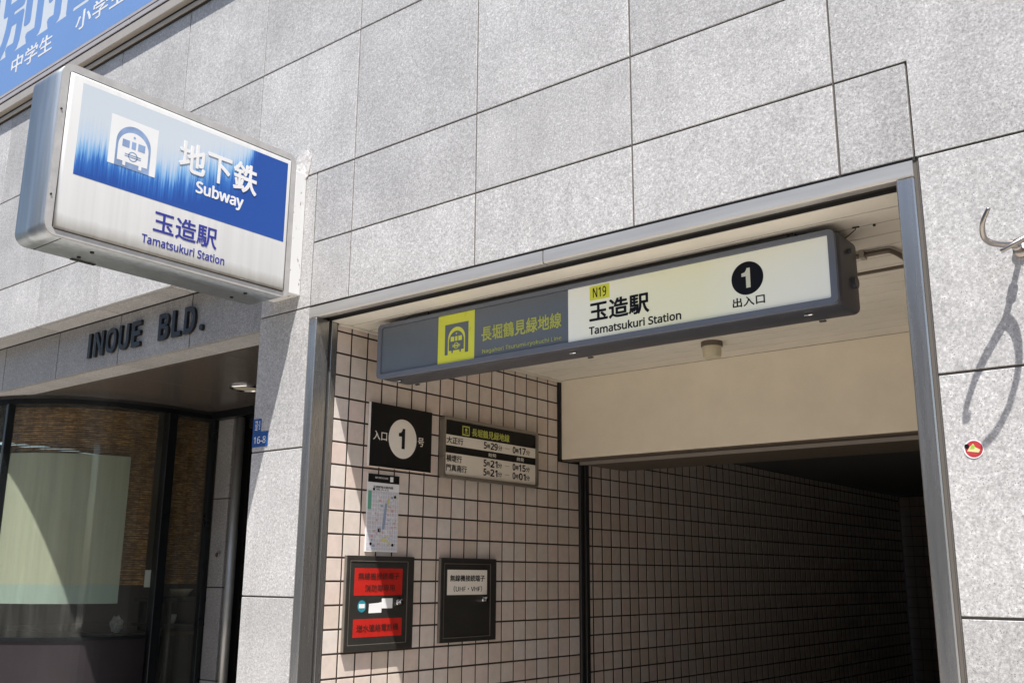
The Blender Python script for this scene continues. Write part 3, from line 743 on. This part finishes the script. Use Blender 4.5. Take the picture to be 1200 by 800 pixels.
# ------------------------------------------------------------------ notices on the tile wall (x = 0 plane)
WX = 0.001
np_ = thing('entrance_number_plate', 'square black plate with a cream disc and number 1 on the tiles', 'sign', (WX, 0.53, 2.15))
box('backing', WX, 0.016, 0.333, 0.738, 2.150, 2.445, 'cream_plate', np_, bev=0.001)
flat('plate', rect2(0.334, 0.737, 2.151, 2.444), 'x', 0.0162, 'black_paint', np_, 0.004)
flat('number_disc', circle2(0.5395, 2.293, 0.0925, 48), 'x', 0.0203, 'cream_plate', np_, 0.0006)
numeral_one(0.512, 0.553, 2.246, 2.342, 'x', 0.0210, 'black_txt', np_)
text('入口', 0.350, 0.436, 2.272, 2.314, 'x', 0.0204, 'cream_plate', np_, 0.006)
text('号', 0.642, 0.682, 2.270, 2.312, 'x', 0.0204, 'cream_plate', np_, 0.006)

tt = thing('timetable_board', 'framed first and last train board with black bands, right of the number plate', 'sign', (WX, 1.2, 2.145))
bm = bmesh.new(); add_ring(bm, rrect(0.812, 1.585, 2.136, 2.441, 0.022), rrect(0.829, 1.566, 2.152, 2.425, 0.010), 0.030, 'x', WX)
bmesh.ops.bevel(bm, geom=[e for e in bm.edges if e.is_manifold and e.calc_face_angle(0) > 1.0 and all(v.co.x > 0.02 for v in e.verts)], offset=0.004, segments=2, affect='EDGES')
M['bronze'] = simple('grey_bronze_frame', (0.26, 0.235, 0.20), 0.35, metal=0.5)
finish(bm, 'frame', M['bronze'], tt)
bx = 0.022
flat('face', rect2(0.829, 1.566, 2.152, 2.425), 'x', 0.004, 'cream_plate', tt, bx - 0.004)
ub = lambda f: 0.829 + f * 0.737
vb = lambda f: 2.425 - f * 0.273
flat('black_band', rect2(ub(0.0), ub(1), vb(0.268), vb(0.0)), 'x', bx, 'black_paint', tt, 0.0006)
flat('black_band', rect2(ub(0.0), ub(1), vb(0.60), vb(0.465)), 'x', bx, 'black_paint', tt, 0.0006)
t2 = bx + 0.0008
flat('line_mark', rect2(0.958, 1.014, 2.359, 2.408), 'x', t2, 'yellow_txt', tt, 0.0005)
flat('line_mark', rect2(0.965, 1.007, 2.366, 2.401), 'x', t2 + 0.0006, 'black_paint', tt, 0.0005)
flat('line_mark', rect2(0.975, 0.998, 2.372, 2.376), 'x', t2 + 0.0012, 'yellow_txt', tt, 0.0005)
flat('line_mark', circle2(0.986, 2.388, 0.009, 14), 'x', t2 + 0.0012, 'yellow_txt', tt, 0.0005)
text('長堀鶴見緑地線', 1.032, 1.336, 2.362, 2.403, 'x', t2, 'yellow_txt', tt, 0.012, spacing=1.02)
text('大正行', 0.843, 0.965, 2.308, 2.342, 'x', t2, 'black_txt', tt, 0.008)
text('始発', 1.165, 1.228, 2.270, 2.290, 'x', t2, 'cream_plate', tt, 0.004)
text('終発', 1.401, 1.464, 2.270, 2.290, 'x', t2, 'cream_plate', tt, 0.004)
for (dst, fst, lst, zz) in (('', '29', '17', 2.326), ('横堤行', '21', '15', 2.2345), ('門真南行', '21', '01', 2.188)):
    if dst: text(dst, 0.843, 0.957 if len(dst) == 3 else 0.996, zz - 0.017, zz + 0.017, 'x', t2, 'black_txt', tt, 0.008)
    for u0, hr, mn in ((1.128, '5', fst), (1.367, '0', lst)):
        text(hr, u0, u0 + 0.021, zz - 0.017, zz + 0.017, 'x', t2, 'black_txt', tt, 0.026)
        text('時', u0 + 0.026, u0 + 0.050, zz - 0.014, zz + 0.010, 'x', t2, 'black_txt', tt, 0.002)
        text(mn, u0 + 0.055, u0 + 0.110, zz - 0.017, zz + 0.017, 'x', t2, 'black_txt', tt, 0.026)
        text('分', u0 + 0.115, u0 + 0.148, zz - 0.016, zz + 0.010, 'x', t2, 'black_txt', tt, 0.002)
    flat('dash', rect2(1.302, 1.338, zz - 0.001, zz + 0.001), 'x', t2, 'bronze', tt, 0.0005)

mp = thing('map_poster', 'narrow pale street map poster with black heading under the number plate', 'poster', (WX, 0.44, 1.77))
flat('sheet', rect2(0.342, 0.540, 1.770, 2.118), 'x', WX, 'paper', mp, 0.005)
flat('map_area', rect2(0.345, 0.537, 1.778, 2.042), 'x', 0.0062, 'map_bg', mp, 0.0005)
flat('heading', rect2(0.342, 0.540, 2.080, 2.118), 'x', 0.0062, 'black_paint', mp, 0.0005)
flat('park', rect2(0.3455, 0.366, 1.958, 2.041), 'x', 0.0068, 'map_green', mp, 0.0004)
bm = bmesh.new(); rr = random.Random(11)
for k in range(11): u = 0.372 + k * 0.0155; add_poly(bm, rect2(u, u + 0.0028, 1.778, 2.04), 0.0004, 'x', 0.0068)
for k in range(13): v = 1.79 + k * 0.0195; add_poly(bm, rect2(0.345, 0.537, v, v + 0.0028), 0.0003, 'x', 0.00685)
finish(bm, 'street_lines', M['map_line'], mp, kind='stuff')
for mn_, cnt in (('map_pink', 26), ('map_line', 34), ('map_blue', 10), ('map_yellow', 6), ('black_txt', 26)):
    bm = bmesh.new()
    for k in range(cnt):
        w_ = 0.0028 if mn_ == 'black_txt' else rr.uniform(0.004, 0.016); h_ = 0.0018 if mn_ == 'black_txt' else rr.uniform(0.003, 0.012)
        u = rr.uniform(0.37, 0.53 - w_); v = rr.uniform(1.785, 2.03 - h_); add_poly(bm, rect2(u, u + w_, v, v + h_), 0.0003 + 0.00001 * k, 'x', 0.00700)
    finish(bm, 'map_blocks', M[mn_], mp, kind='stuff')
flat('station_area', [(0.437, 1.87), (0.452, 1.87), (0.460, 1.93), (0.466, 1.985), (0.452, 1.99), (0.444, 1.93)], 'x', 0.0077, 'map_blue', mp, 0.0004)
flat('exit_area', [(0.462, 1.985), (0.478, 1.985), (0.482, 2.01), (0.468, 2.012)], 'x', 0.0077, 'map_yellow', mp, 0.0004)
flat('exit_area', [(0.472, 1.972), (0.490, 1.966), (0.491, 1.972), (0.474, 1.979)], 'x', 0.0079, 'map_pink', mp, 0.0004)
flat('exit_area', [(0.43, 1.815), (0.47, 1.815), (0.49, 1.80), (0.495, 1.806), (0.46, 1.832), (0.44, 1.832)], 'x', 0.0077, 'map_yellow', mp, 0.0004)
flat('marker', rect2(0.412, 0.428, 1.858, 1.874), 'x', 0.0077, 'black_txt', mp, 0.0005)
text('1', 0.417, 0.423, 1.861, 1.871, 'x', 0.0084, 'white_txt', mp)
for u, v in ((0.514, 2.020), (0.371, 1.805), (0.507, 1.802)): flat('marker', circle2(u, v, 0.007, 16), 'x', 0.0077, 'black_txt', mp, 0.0005)
text('玉造駅周辺案内図', 0.375, 0.500, 2.055, 2.066, 'x', 0.0062, 'black_txt', mp, 0.004)
text('出入口', 0.395, 0.470, 2.045, 2.053, 'x', 0.0064, 'black_txt', mp, 0.004)
flat('marker', rect2(0.374, 0.387, 2.043, 2.054), 'x', 0.0064, 'black_txt', mp, 0.0006)
text('駅周辺図', 0.385, 0.465, 2.098, 2.106, 'x', 0.0068, 'white_txt', mp)
flat('marker', rect2(0.480, 0.500, 2.088, 2.111), 'x', 0.0068, 'paper', mp, 0.0005)

def cabinet(label, y0, y1, z0, z1, dy0, dy1, dz0, dz1):
    t = thing('wall_cabinet', label, 'cabinet', (WX, (y0 + y1) / 2, z0), group='dark wall cabinets on the tile wall')
    box('casing', WX, 0.017, y0, y1, z0, z1, 'bronze', t, bev=0.001)
    bm = bmesh.new(); add_ring(bm, rect2(y0 + .001, y1 - .001, z0 + .001, z1 - .001), rect2(dy0, dy1, dz0, dz1), 0.006, 'x', 0.017); finish(bm, 'frame', M['charcoal'], t)
    box('door', 0.0165, 0.0205, dy0 + 0.0035, dy1 - 0.0035, dz0 + 0.0035, dz1 - 0.0035, 'charcoal', t, bev=0.001)
    bm = bmesh.new(); add_ring(bm, rect2(dy0, dy1, dz0, dz1), rect2(dy0 + 0.003, dy1 - 0.003, dz0 + 0.003, dz1 - 0.003), 0.0025, 'x', 0.0205); finish(bm, 'door_trim', M['bronze'], t)
    return t
def knob(t, y, z):
    bm = bmesh.new(); add_tube(bm, [(0.0206, y, z), (0.030, y, z)], 0.017, 20); add_tube(bm, [(0.030, y, z), (0.034, y, z), (0.048, y, z + 0.002), (0.050, y, z + 0.002)], [0.012, 0.013, 0.012, 0.009], 18)
    k = finish(bm, 'knob', M['chrome'], t); return k
c1 = cabinet('dark wall cabinet with two red labels, white slips and a chrome knob', 0.226, 0.640, 1.346, 1.752, 0.243, 0.600, 1.372, 1.730)
flat('red_label', rect2(0.272, 0.566, 1.580, 1.698), 'x', 0.0206, 'red_label', c1, 0.0006)
flat('red_label', rect2(0.274, 0.570, 1.404, 1.481), 'x', 0.0206, 'red_label', c1, 0.0006)
text('無線機接続端子', 0.293, 0.545, 1.649, 1.679, 'x', 0.0213, 'red_txt', c1, 0.012)
text('消防隊専用', 0.336, 0.517, 1.597, 1.627, 'x', 0.0213, 'red_txt', c1, 0.012)
text('送水連絡電話機', 0.294, 0.548, 1.428, 1.458, 'x', 0.0213, 'red_txt', c1, 0.012)
flat('round_sticker', circle2(0.321, 1.535, 0.0245, 28, 0.0255), 'x', 0.0206, 'teal', c1, 0.0006)
flat('round_sticker_print', rect2(0.304, 0.338, 1.527, 1.545), 'x', 0.0213, 'paper', c1, 0.0004)
flat('paper_slip', [(0.363, 1.505), (0.440, 1.506), (0.440, 1.551), (0.420, 1.548), (0.364, 1.545)], 'x', 0.0206, 'paper', c1, 0.0008)
flat('paper_slip', rect2(0.441, 0.507, 1.524, 1.567), 'x', 0.0206, 'paper', c1, 0.0008)
knob(c1, 0.540, 1.549)
c2 = cabinet('dark wall cabinet with a cream UHF VHF label, beside the one with red labels', 0.828, 1.240, 1.356, 1.752, 0.846, 1.196, 1.376, 1.726)
flat('cream_label', rect2(0.871, 1.168, 1.577, 1.696), 'x', 0.0206, 'cream_plate', c2, 0.0006)
text('無線機接続端子', 0.891, 1.149, 1.641, 1.671, 'x', 0.0213, 'black_txt', c2, 0.010)
text('（UHF・VHF）', 0.918, 1.129, 1.591, 1.620, 'x', 0.0213, 'black_txt', c2, 0.004)
knob(c2, 1.140, 1.553)

# ------------------------------------------------------------------ small things on the stone
ap = thing('address_plate', 'small blue enamel address plates 16-8 at the left edge of the granite pier', 'plate', (-0.36, -0.002, 2.22))
flat('number_plate', rrect(-0.402, -0.290, 2.228, 2.296, 0.004), 'y', 0.0, 'plate_blue', ap, 0.0025)
flat('name_plate', rrect(-0.402, -0.345, 2.298, 2.356, 0.003), 'y', 0.0, 'plate_blue', ap, 0.0025)
text('16-8', -0.390, -0.304, 2.243, 2.275, 'y', -0.0026, 'white_txt', ap, 0.004)
text('玉造', -0.386, -0.368, 2.303, 2.350, 'y', -0.0026, 'white_txt', ap, 0.0, spacing=1.0)
text('一丁目', -0.364, -0.351, 2.306, 2.346, 'y', -0.0026, 'white_txt', ap, 0.0, spacing=1.0)
sk = thing('round_sticker', 'small round red and yellow sticker on the granite right of the entrance', 'sticker', (2.66, -0.001, 2.0))
flat('backing', circle2(2.660, 1.999, 0.0245, 30), 'y', -0.0003, 'paper', sk, 0.0006)
flat('red_disc', circle2(2.661, 1.999, 0.0215, 30), 'y', -0.0009, 'sticker_red', sk, 0.0004)
flat('yellow_patch', [(2.644, 1.994), (2.652, 2.006), (2.660, 2.013), (2.664, 2.004), (2.676, 1.996), (2.672, 1.989), (2.655, 1.992)], 'y', -0.0013, 'map_yellow', sk, 0.0004)
flat('green_patch', [(2.652, 2.000), (2.656, 2.010), (2.664, 2.008), (2.662, 2.000)], 'y', -0.0017, 'sticker_green', sk, 0.0004)
flat('black_patch', circle2(2.644, 2.007, 0.006, 12), 'y', -0.0017, 'black_txt', sk, 0.0004)

hk = thing('wall_hook', 'curled two pronged steel hook fixed to the granite at the right edge', 'hook', (2.83, 0, 2.5))
bm = bmesh.new(); add_tube(bm, [(2.826, 0.0, 2.508), (2.824, -0.03, 2.508), (2.820, -0.072, 2.510)], [0.0075, 0.0075, 0.0085], 14); add_tube(bm, [(2.826, 0.0, 2.508), (2.826, -0.008, 2.508)], 0.02, 20)
add_tube(bm, [(2.824, -0.036, 2.508), (2.8235, -0.048, 2.508)], 0.012, 18)
finish(bm, 'stem', M['iron'], hk, smooth=True)
pa = smooth_path([(2.822, -0.068, 2.510), (2.800, -0.088, 2.506), (2.778, -0.115, 2.508), (2.770, -0.145, 2.518), (2.777, -0.172, 2.545), (2.797, -0.186, 2.576)], 6)
pb = smooth_path([(2.822, -0.068, 2.510), (2.853, -0.084, 2.512), (2.874, -0.112, 2.510), (2.868, -0.145, 2.496), (2.842, -0.165, 2.478), (2.811, -0.172, 2.462)], 6)
for p_ in (pa, pb):
    n = len(p_); bm = bmesh.new(); add_tube(bm, p_, [0.0085 - 0.0035 * (i / n) ** 2 for i in range(n)], 12); finish(bm, 'prong', M['iron'], hk, smooth=True)

# ------------------------------------------------------------------ curved shop window and recess at lower left
curve = smooth_path([(-6.0, 0.24, 0), (-4.4, 0.22, 0), (-3.75, 0.225, 0), (-3.46, 0.30, 0), (-3.22, 0.45, 0), (-3.06, 0.67, 0), (-2.975, 0.95, 0), (-2.955, 1.20, 0), (-2.975, 1.56, 0)], 7)
curve = [Vector((p.x, p.y, 0)) for p in curve]
def strip(bm, pts, z0, z1, off=0.0, th=0.01):
    """wall of thickness th following pts in plan; off moves it inwards"""
    n = len(pts); nr = []
    for i in range(n):
        t = (pts[min(i + 1, n - 1)] - pts[max(i - 1, 0)]).normalized(); nr.append(Vector((-t.y, t.x, 0)))
    rows = []
    for d, z in ((off, z0), (off, z1), (off + th, z1), (off + th, z0)):
        rows.append([bm.verts.new(pts[i] + nr[i] * d + Vector((0, 0, z))) for i in range(n)])
    for a in range(4):
        b = (a + 1) % 4
        for i in range(n - 1): bm.faces.new((rows[a][i], rows[a][i + 1], rows[b][i + 1], rows[b][i]))
    for i in (0, n - 1): bm.faces.new([rows[a][i] for a in range(4)])
    return bm
sw = thing('shop_window', 'curved shop window with frosted film and a dark frame in the lower left', 'window', (-3.1, 0.8, 0))
def seg(y0, y1): return [p for p in curve if y0 <= p.y <= y1 or (p.x < -3.6 and y0 < 0.3)]
iM = min(range(len(curve)), key=lambda i: abs(curve[i].y - 1.17) + (9 if curve[i].x < -3.3 else 0))
big = curve[:iM]; small = curve[iM + 1:]
finish(strip(bmesh.new(), big, 1.262, 2.78, 0.012, 0.006), 'pane', M['glass'], sw, smooth=False)
finish(strip(bmesh.new(), small, 0.10, 2.78, 0.012, 0.006), 'pane', M['glass'], sw)
finish(strip(bmesh.new(), curve, 2.7805, 2.833, -0.012, 0.06), 'head_rail', M['window_frame'], sw)
finish(strip(bmesh.new(), curve, 2.815, 2.8335, -0.022, 0.009), 'head_rail', M['rail'], sw)
finish(strip(bmesh.new(), big, 1.240, 1.2615, -0.012, 0.05), 'sill', M['window_frame'], sw)
finish(strip(bmesh.new(), big, 0.0, 1.2395, 0.0, 0.05), 'apron', M['apron'], sw)
finish(strip(bmesh.new(), small, 0.0, 0.0995, 0.0, 0.05), 'apron', M['apron'], sw)
film_pts = [p for p in big if p.y < 0.93 or p.x < -3.2]
finish(strip(bmesh.new(), film_pts, 1.47, 2.45, 0.0185, 0.0012), 'frosted_film', M['film'], sw)
def post(p, w_=0.03, d=0.05, name='mullion', mat='window_frame'):
    bm = bmesh.new(); add_box(bm, p.x - d / 2, p.x + d / 2, p.y - w_ / 2, p.y + w_ / 2, 0.0, 2.782, 0.004); finish(bm, name, M[mat], sw)
post(Vector((-2.955, 1.17, 0)), 0.07, 0.07)
post(Vector((-2.918, 1.134, 0)), 0.006, 0.006, mat='rail')
post(Vector((-2.985, 1.545, 0)), 0.04)
pL = min(curve, key=lambda q: abs(q.x + 3.50)); post(pL, 0.05, 0.035)
# reed blinds inside
rb = thing('reed_blind', 'brown reed blind hanging behind the curved shop glass', 'blind', (-3.2, 0.8, 1.6))
inner = [p for p in big if p.x > -3.62 or p.y > 0.5]
def inset(pts, d):
    n = len(pts); out = []
    for i in range(n):
        t = (pts[min(i + 1, n - 1)] - pts[max(i - 1, 0)]).normalized(); out.append(pts[i] + Vector((-t.y, t.x, 0)) * d)
    return out
bm = bmesh.new(); rz = random.Random(5)
ins = inset(inner, 0.09); bmr = bm
z = 2.77
while z > 1.60:
    h = rz.uniform(0.007, 0.012); strip(bm, [p + Vector((rz.uniform(-.002, .002), rz.uniform(-.002, .002), 0)) for p in ins], z - h, z, 0.0, 0.005); z -= h + rz.uniform(0.0025, 0.006)
finish(bm, 'reeds', M['reed'], rb, kind='stuff')
bm = bmesh.new()
for p in ins[::3]: add_box(bm, p.x - 0.001, p.x + 0.001, p.y - 0.003, p.y - 0.001, 1.60, 2.77)
finish(bm, 'cords', M['int_brown'], rb, kind='stuff')
rb2 = thing('reed_blind', 'darker reed blind in the narrow pane right of the mullion', 'blind', (-2.9, 1.4, 1.6))
bm = bmesh.new(); ins2 = inset(small, 0.09); z = 2.77
while z > 1.60:
    h = rz.uniform(0.007, 0.012); strip(bm, ins2, z - h, z, 0.0, 0.005); z -= h + rz.uniform(0.0025, 0.006)
finish(bm, 'reeds', M['reed'], rb2, kind='stuff')
# shop interior
si = thing('shop_interior', None, None, (-4.5, 2, 0), kind='structure')
box('back_wall', -6.2, -2.9, 2.4, 2.45, 0, 2.83, 'int_brown', si); box('floor', -6.2, -2.9, 0.35, 2.4, 0.0, 0.02, 'dark_int', si)
box('side_wall', -6.25, -6.2, 0.1, 2.45, 0, 2.83, 'dark_int', si)
cn = thing('counter', 'dark counter standing behind the shop window', 'counter', (-3.5, 1.2, 0))
box('top', -4.6, -3.10, 0.95, 1.65, 1.24, 1.27, 'int_brown', cn, bev=0.004); box('front', -4.55, -3.14, 1.0, 1.6, 0.0, 1.2395, 'dark_int', cn)
bw = thing('bowl', 'small beige bowl behind the narrow pane of the shop window', 'bowl', (-3.16, 1.50, 1.50))
bm = bmesh.new(); pr = [(0.03, 0), (0.05, 0.012), (0.075, 0.045), (0.085, 0.06), (0.08, 0.06), (0.05, 0.02)]
add_tube(bm, [(-3.16, 1.50, 1.50 + b) for a, b in pr[:4]], [a for a, b in pr[:4]], 20); finish(bm, 'body', M['ceramic'], bw, smooth=True)
sf = thing('shelf', 'dark shelf behind the narrow pane, carrying the bowl and the cup', 'shelf', (-3.2, 1.5, 1.3))
box('board', -3.45, -3.03, 1.30, 1.80, 1.47, 1.499, 'dark_int', sf); box('leg', -3.42, -3.38, 1.33, 1.37, 0.02, 1.4695, 'dark_int', sf); box('leg', -3.10, -3.06, 1.33, 1.37, 0.02, 1.4695, 'dark_int', sf)
box('board', -3.45, -3.03, 1.30, 1.80, 1.30, 1.32, 'dark_int', sf)
cu = thing('cup', 'small white cup on the lower shelf behind the narrow pane', 'cup', (-3.15, 1.42, 1.32))
bm = bmesh.new(); add_tube(bm, [(-3.15, 1.42, 1.3205), (-3.15, 1.42, 1.35), (-3.15, 1.42, 1.385)], [0.028, 0.040, 0.045], 18); finish(bm, 'body', M['paper'], cu, smooth=True)
pn = thing('paper_notice', 'little white notice taped inside the shop glass beside the mullion', 'notice', (-2.98, 1.14, 1.6))
flat('sheet', rect2(1.10, 1.185, 1.575, 1.690), 'x', -3.003, 'paper', pn, 0.001)
vs_ = thing('ornament', 'small grey crumpled ornament on the counter inside the shop window', 'ornament', (-3.17, 1.02, 1.27))
bm = bmesh.new(); rq = random.Random(2)
bmesh.ops.create_icosphere(bm, subdivisions=3, radius=0.06)
for v in bm.verts: v.co = v.co * rq.uniform(0.75, 1.15); v.co *= 0.72; v.co.z *= 1.35; v.co += Vector((-3.17, 1.02, 1.328))
finish(bm, 'body', M['mortar'], vs_)
# recess back: stone pillar, steel door post, dark glass door
pl = thing('stone_pillar', 'narrow dark granite pillar between shop window and glass door', 'pillar', (-2.86, 1.6, 0))
for z0, z1 in ((2.20, 2.80), (1.574, 2.20), (0.944, 1.574), (0.30, 0.944), (0, 0.30)):
    box('granite_panel', -2.955, -2.775, 1.57, 1.60, z0 + G, z1 - G, 'granite_pol', pl, bev=0.0015)
box('core', -2.95, -2.78, 1.6005, 1.8, 0, 2.832, 'sealant', pl)
bm = bmesh.new(); add_tube(bm, [(-2.83, 1.565, 1.80), (-2.83, 1.545, 1.80)], 0.017, 16); finish(bm, 'lock', M['chrome'], pl)
gd = thing('glass_door', 'dark glass entrance door with a polished steel post beside the granite pier', 'door', (-1.9, 1.6, 0))
bm = bmesh.new(); add_tube(bm, [(-2.675, 1.56, 0), (-2.675, 1.56, 2.775)], 0.032, 20); finish(bm, 'post', M['rail_light'], gd, smooth=True)
box('frame', -2.76, -2.705, 1.60, 1.66, 0, 2.775, 'rail', gd, bev=0.003)
box('header', -2.955, -0.42, 1.50, 1.70, 2.778, 2.832, 'window_frame', gd)
box('leaf', -2.63, -1.50, 1.62, 1.63, 0.02, 2.70, 'dark_glass', gd); box('leaf', -1.48, -0.42, 1.62, 1.63, 0.02, 2.70, 'dark_glass', gd)
box('rail', -2.64, -0.42, 1.61, 1.64, 2.7005, 2.775, 'rail', gd)
hd = thing('downlight', 'round polished downlight rim on the dark soffit beside the pier', 'light', (-1.92, 1.04, 2.834))
bm = bmesh.new(); add_tube(bm, [(-1.92, 1.04, 2.8335), (-1.92, 1.04, 2.828), (-1.92, 1.04, 2.822)], [0.105, 0.105, 0.098], 32, cap=False)
add_tube(bm, [(-1.92, 1.04, 2.822), (-1.92, 1.04, 2.832)], [0.090, 0.080], 32, cap=False); finish(bm, 'rim', M['chrome'], hd, smooth=True)
bm = bmesh.new(); add_tube(bm, [(-1.92, 1.04, 2.829), (-1.92, 1.04, 2.833)], 0.079, 24); finish(bm, 'lens', M['plastic_cream'], hd)
lb = thing('lobby', None, None, (-1.6, 3, 0), kind='structure')
box('back_wall', -2.89, -0.42, 3.6, 3.65, 0, 2.83, 'dark_int', lb); box('side_wall', -2.895, -2.85, 1.81, 3.6, 0, 2.83, 'dark_int', lb)
box('side_wall', -0.45, -0.42, 1.71, 3.6, 0, 2.83, 'dark_int', lb); box('floor', -2.89, -0.42, 0.0, 3.6, 0.006, 0.012, 'dark_concrete', lb)
box('lobby_ceiling', -6.2, -0.42, 2.2005, 3.65, 2.834, 2.85, 'dark_int', lb)
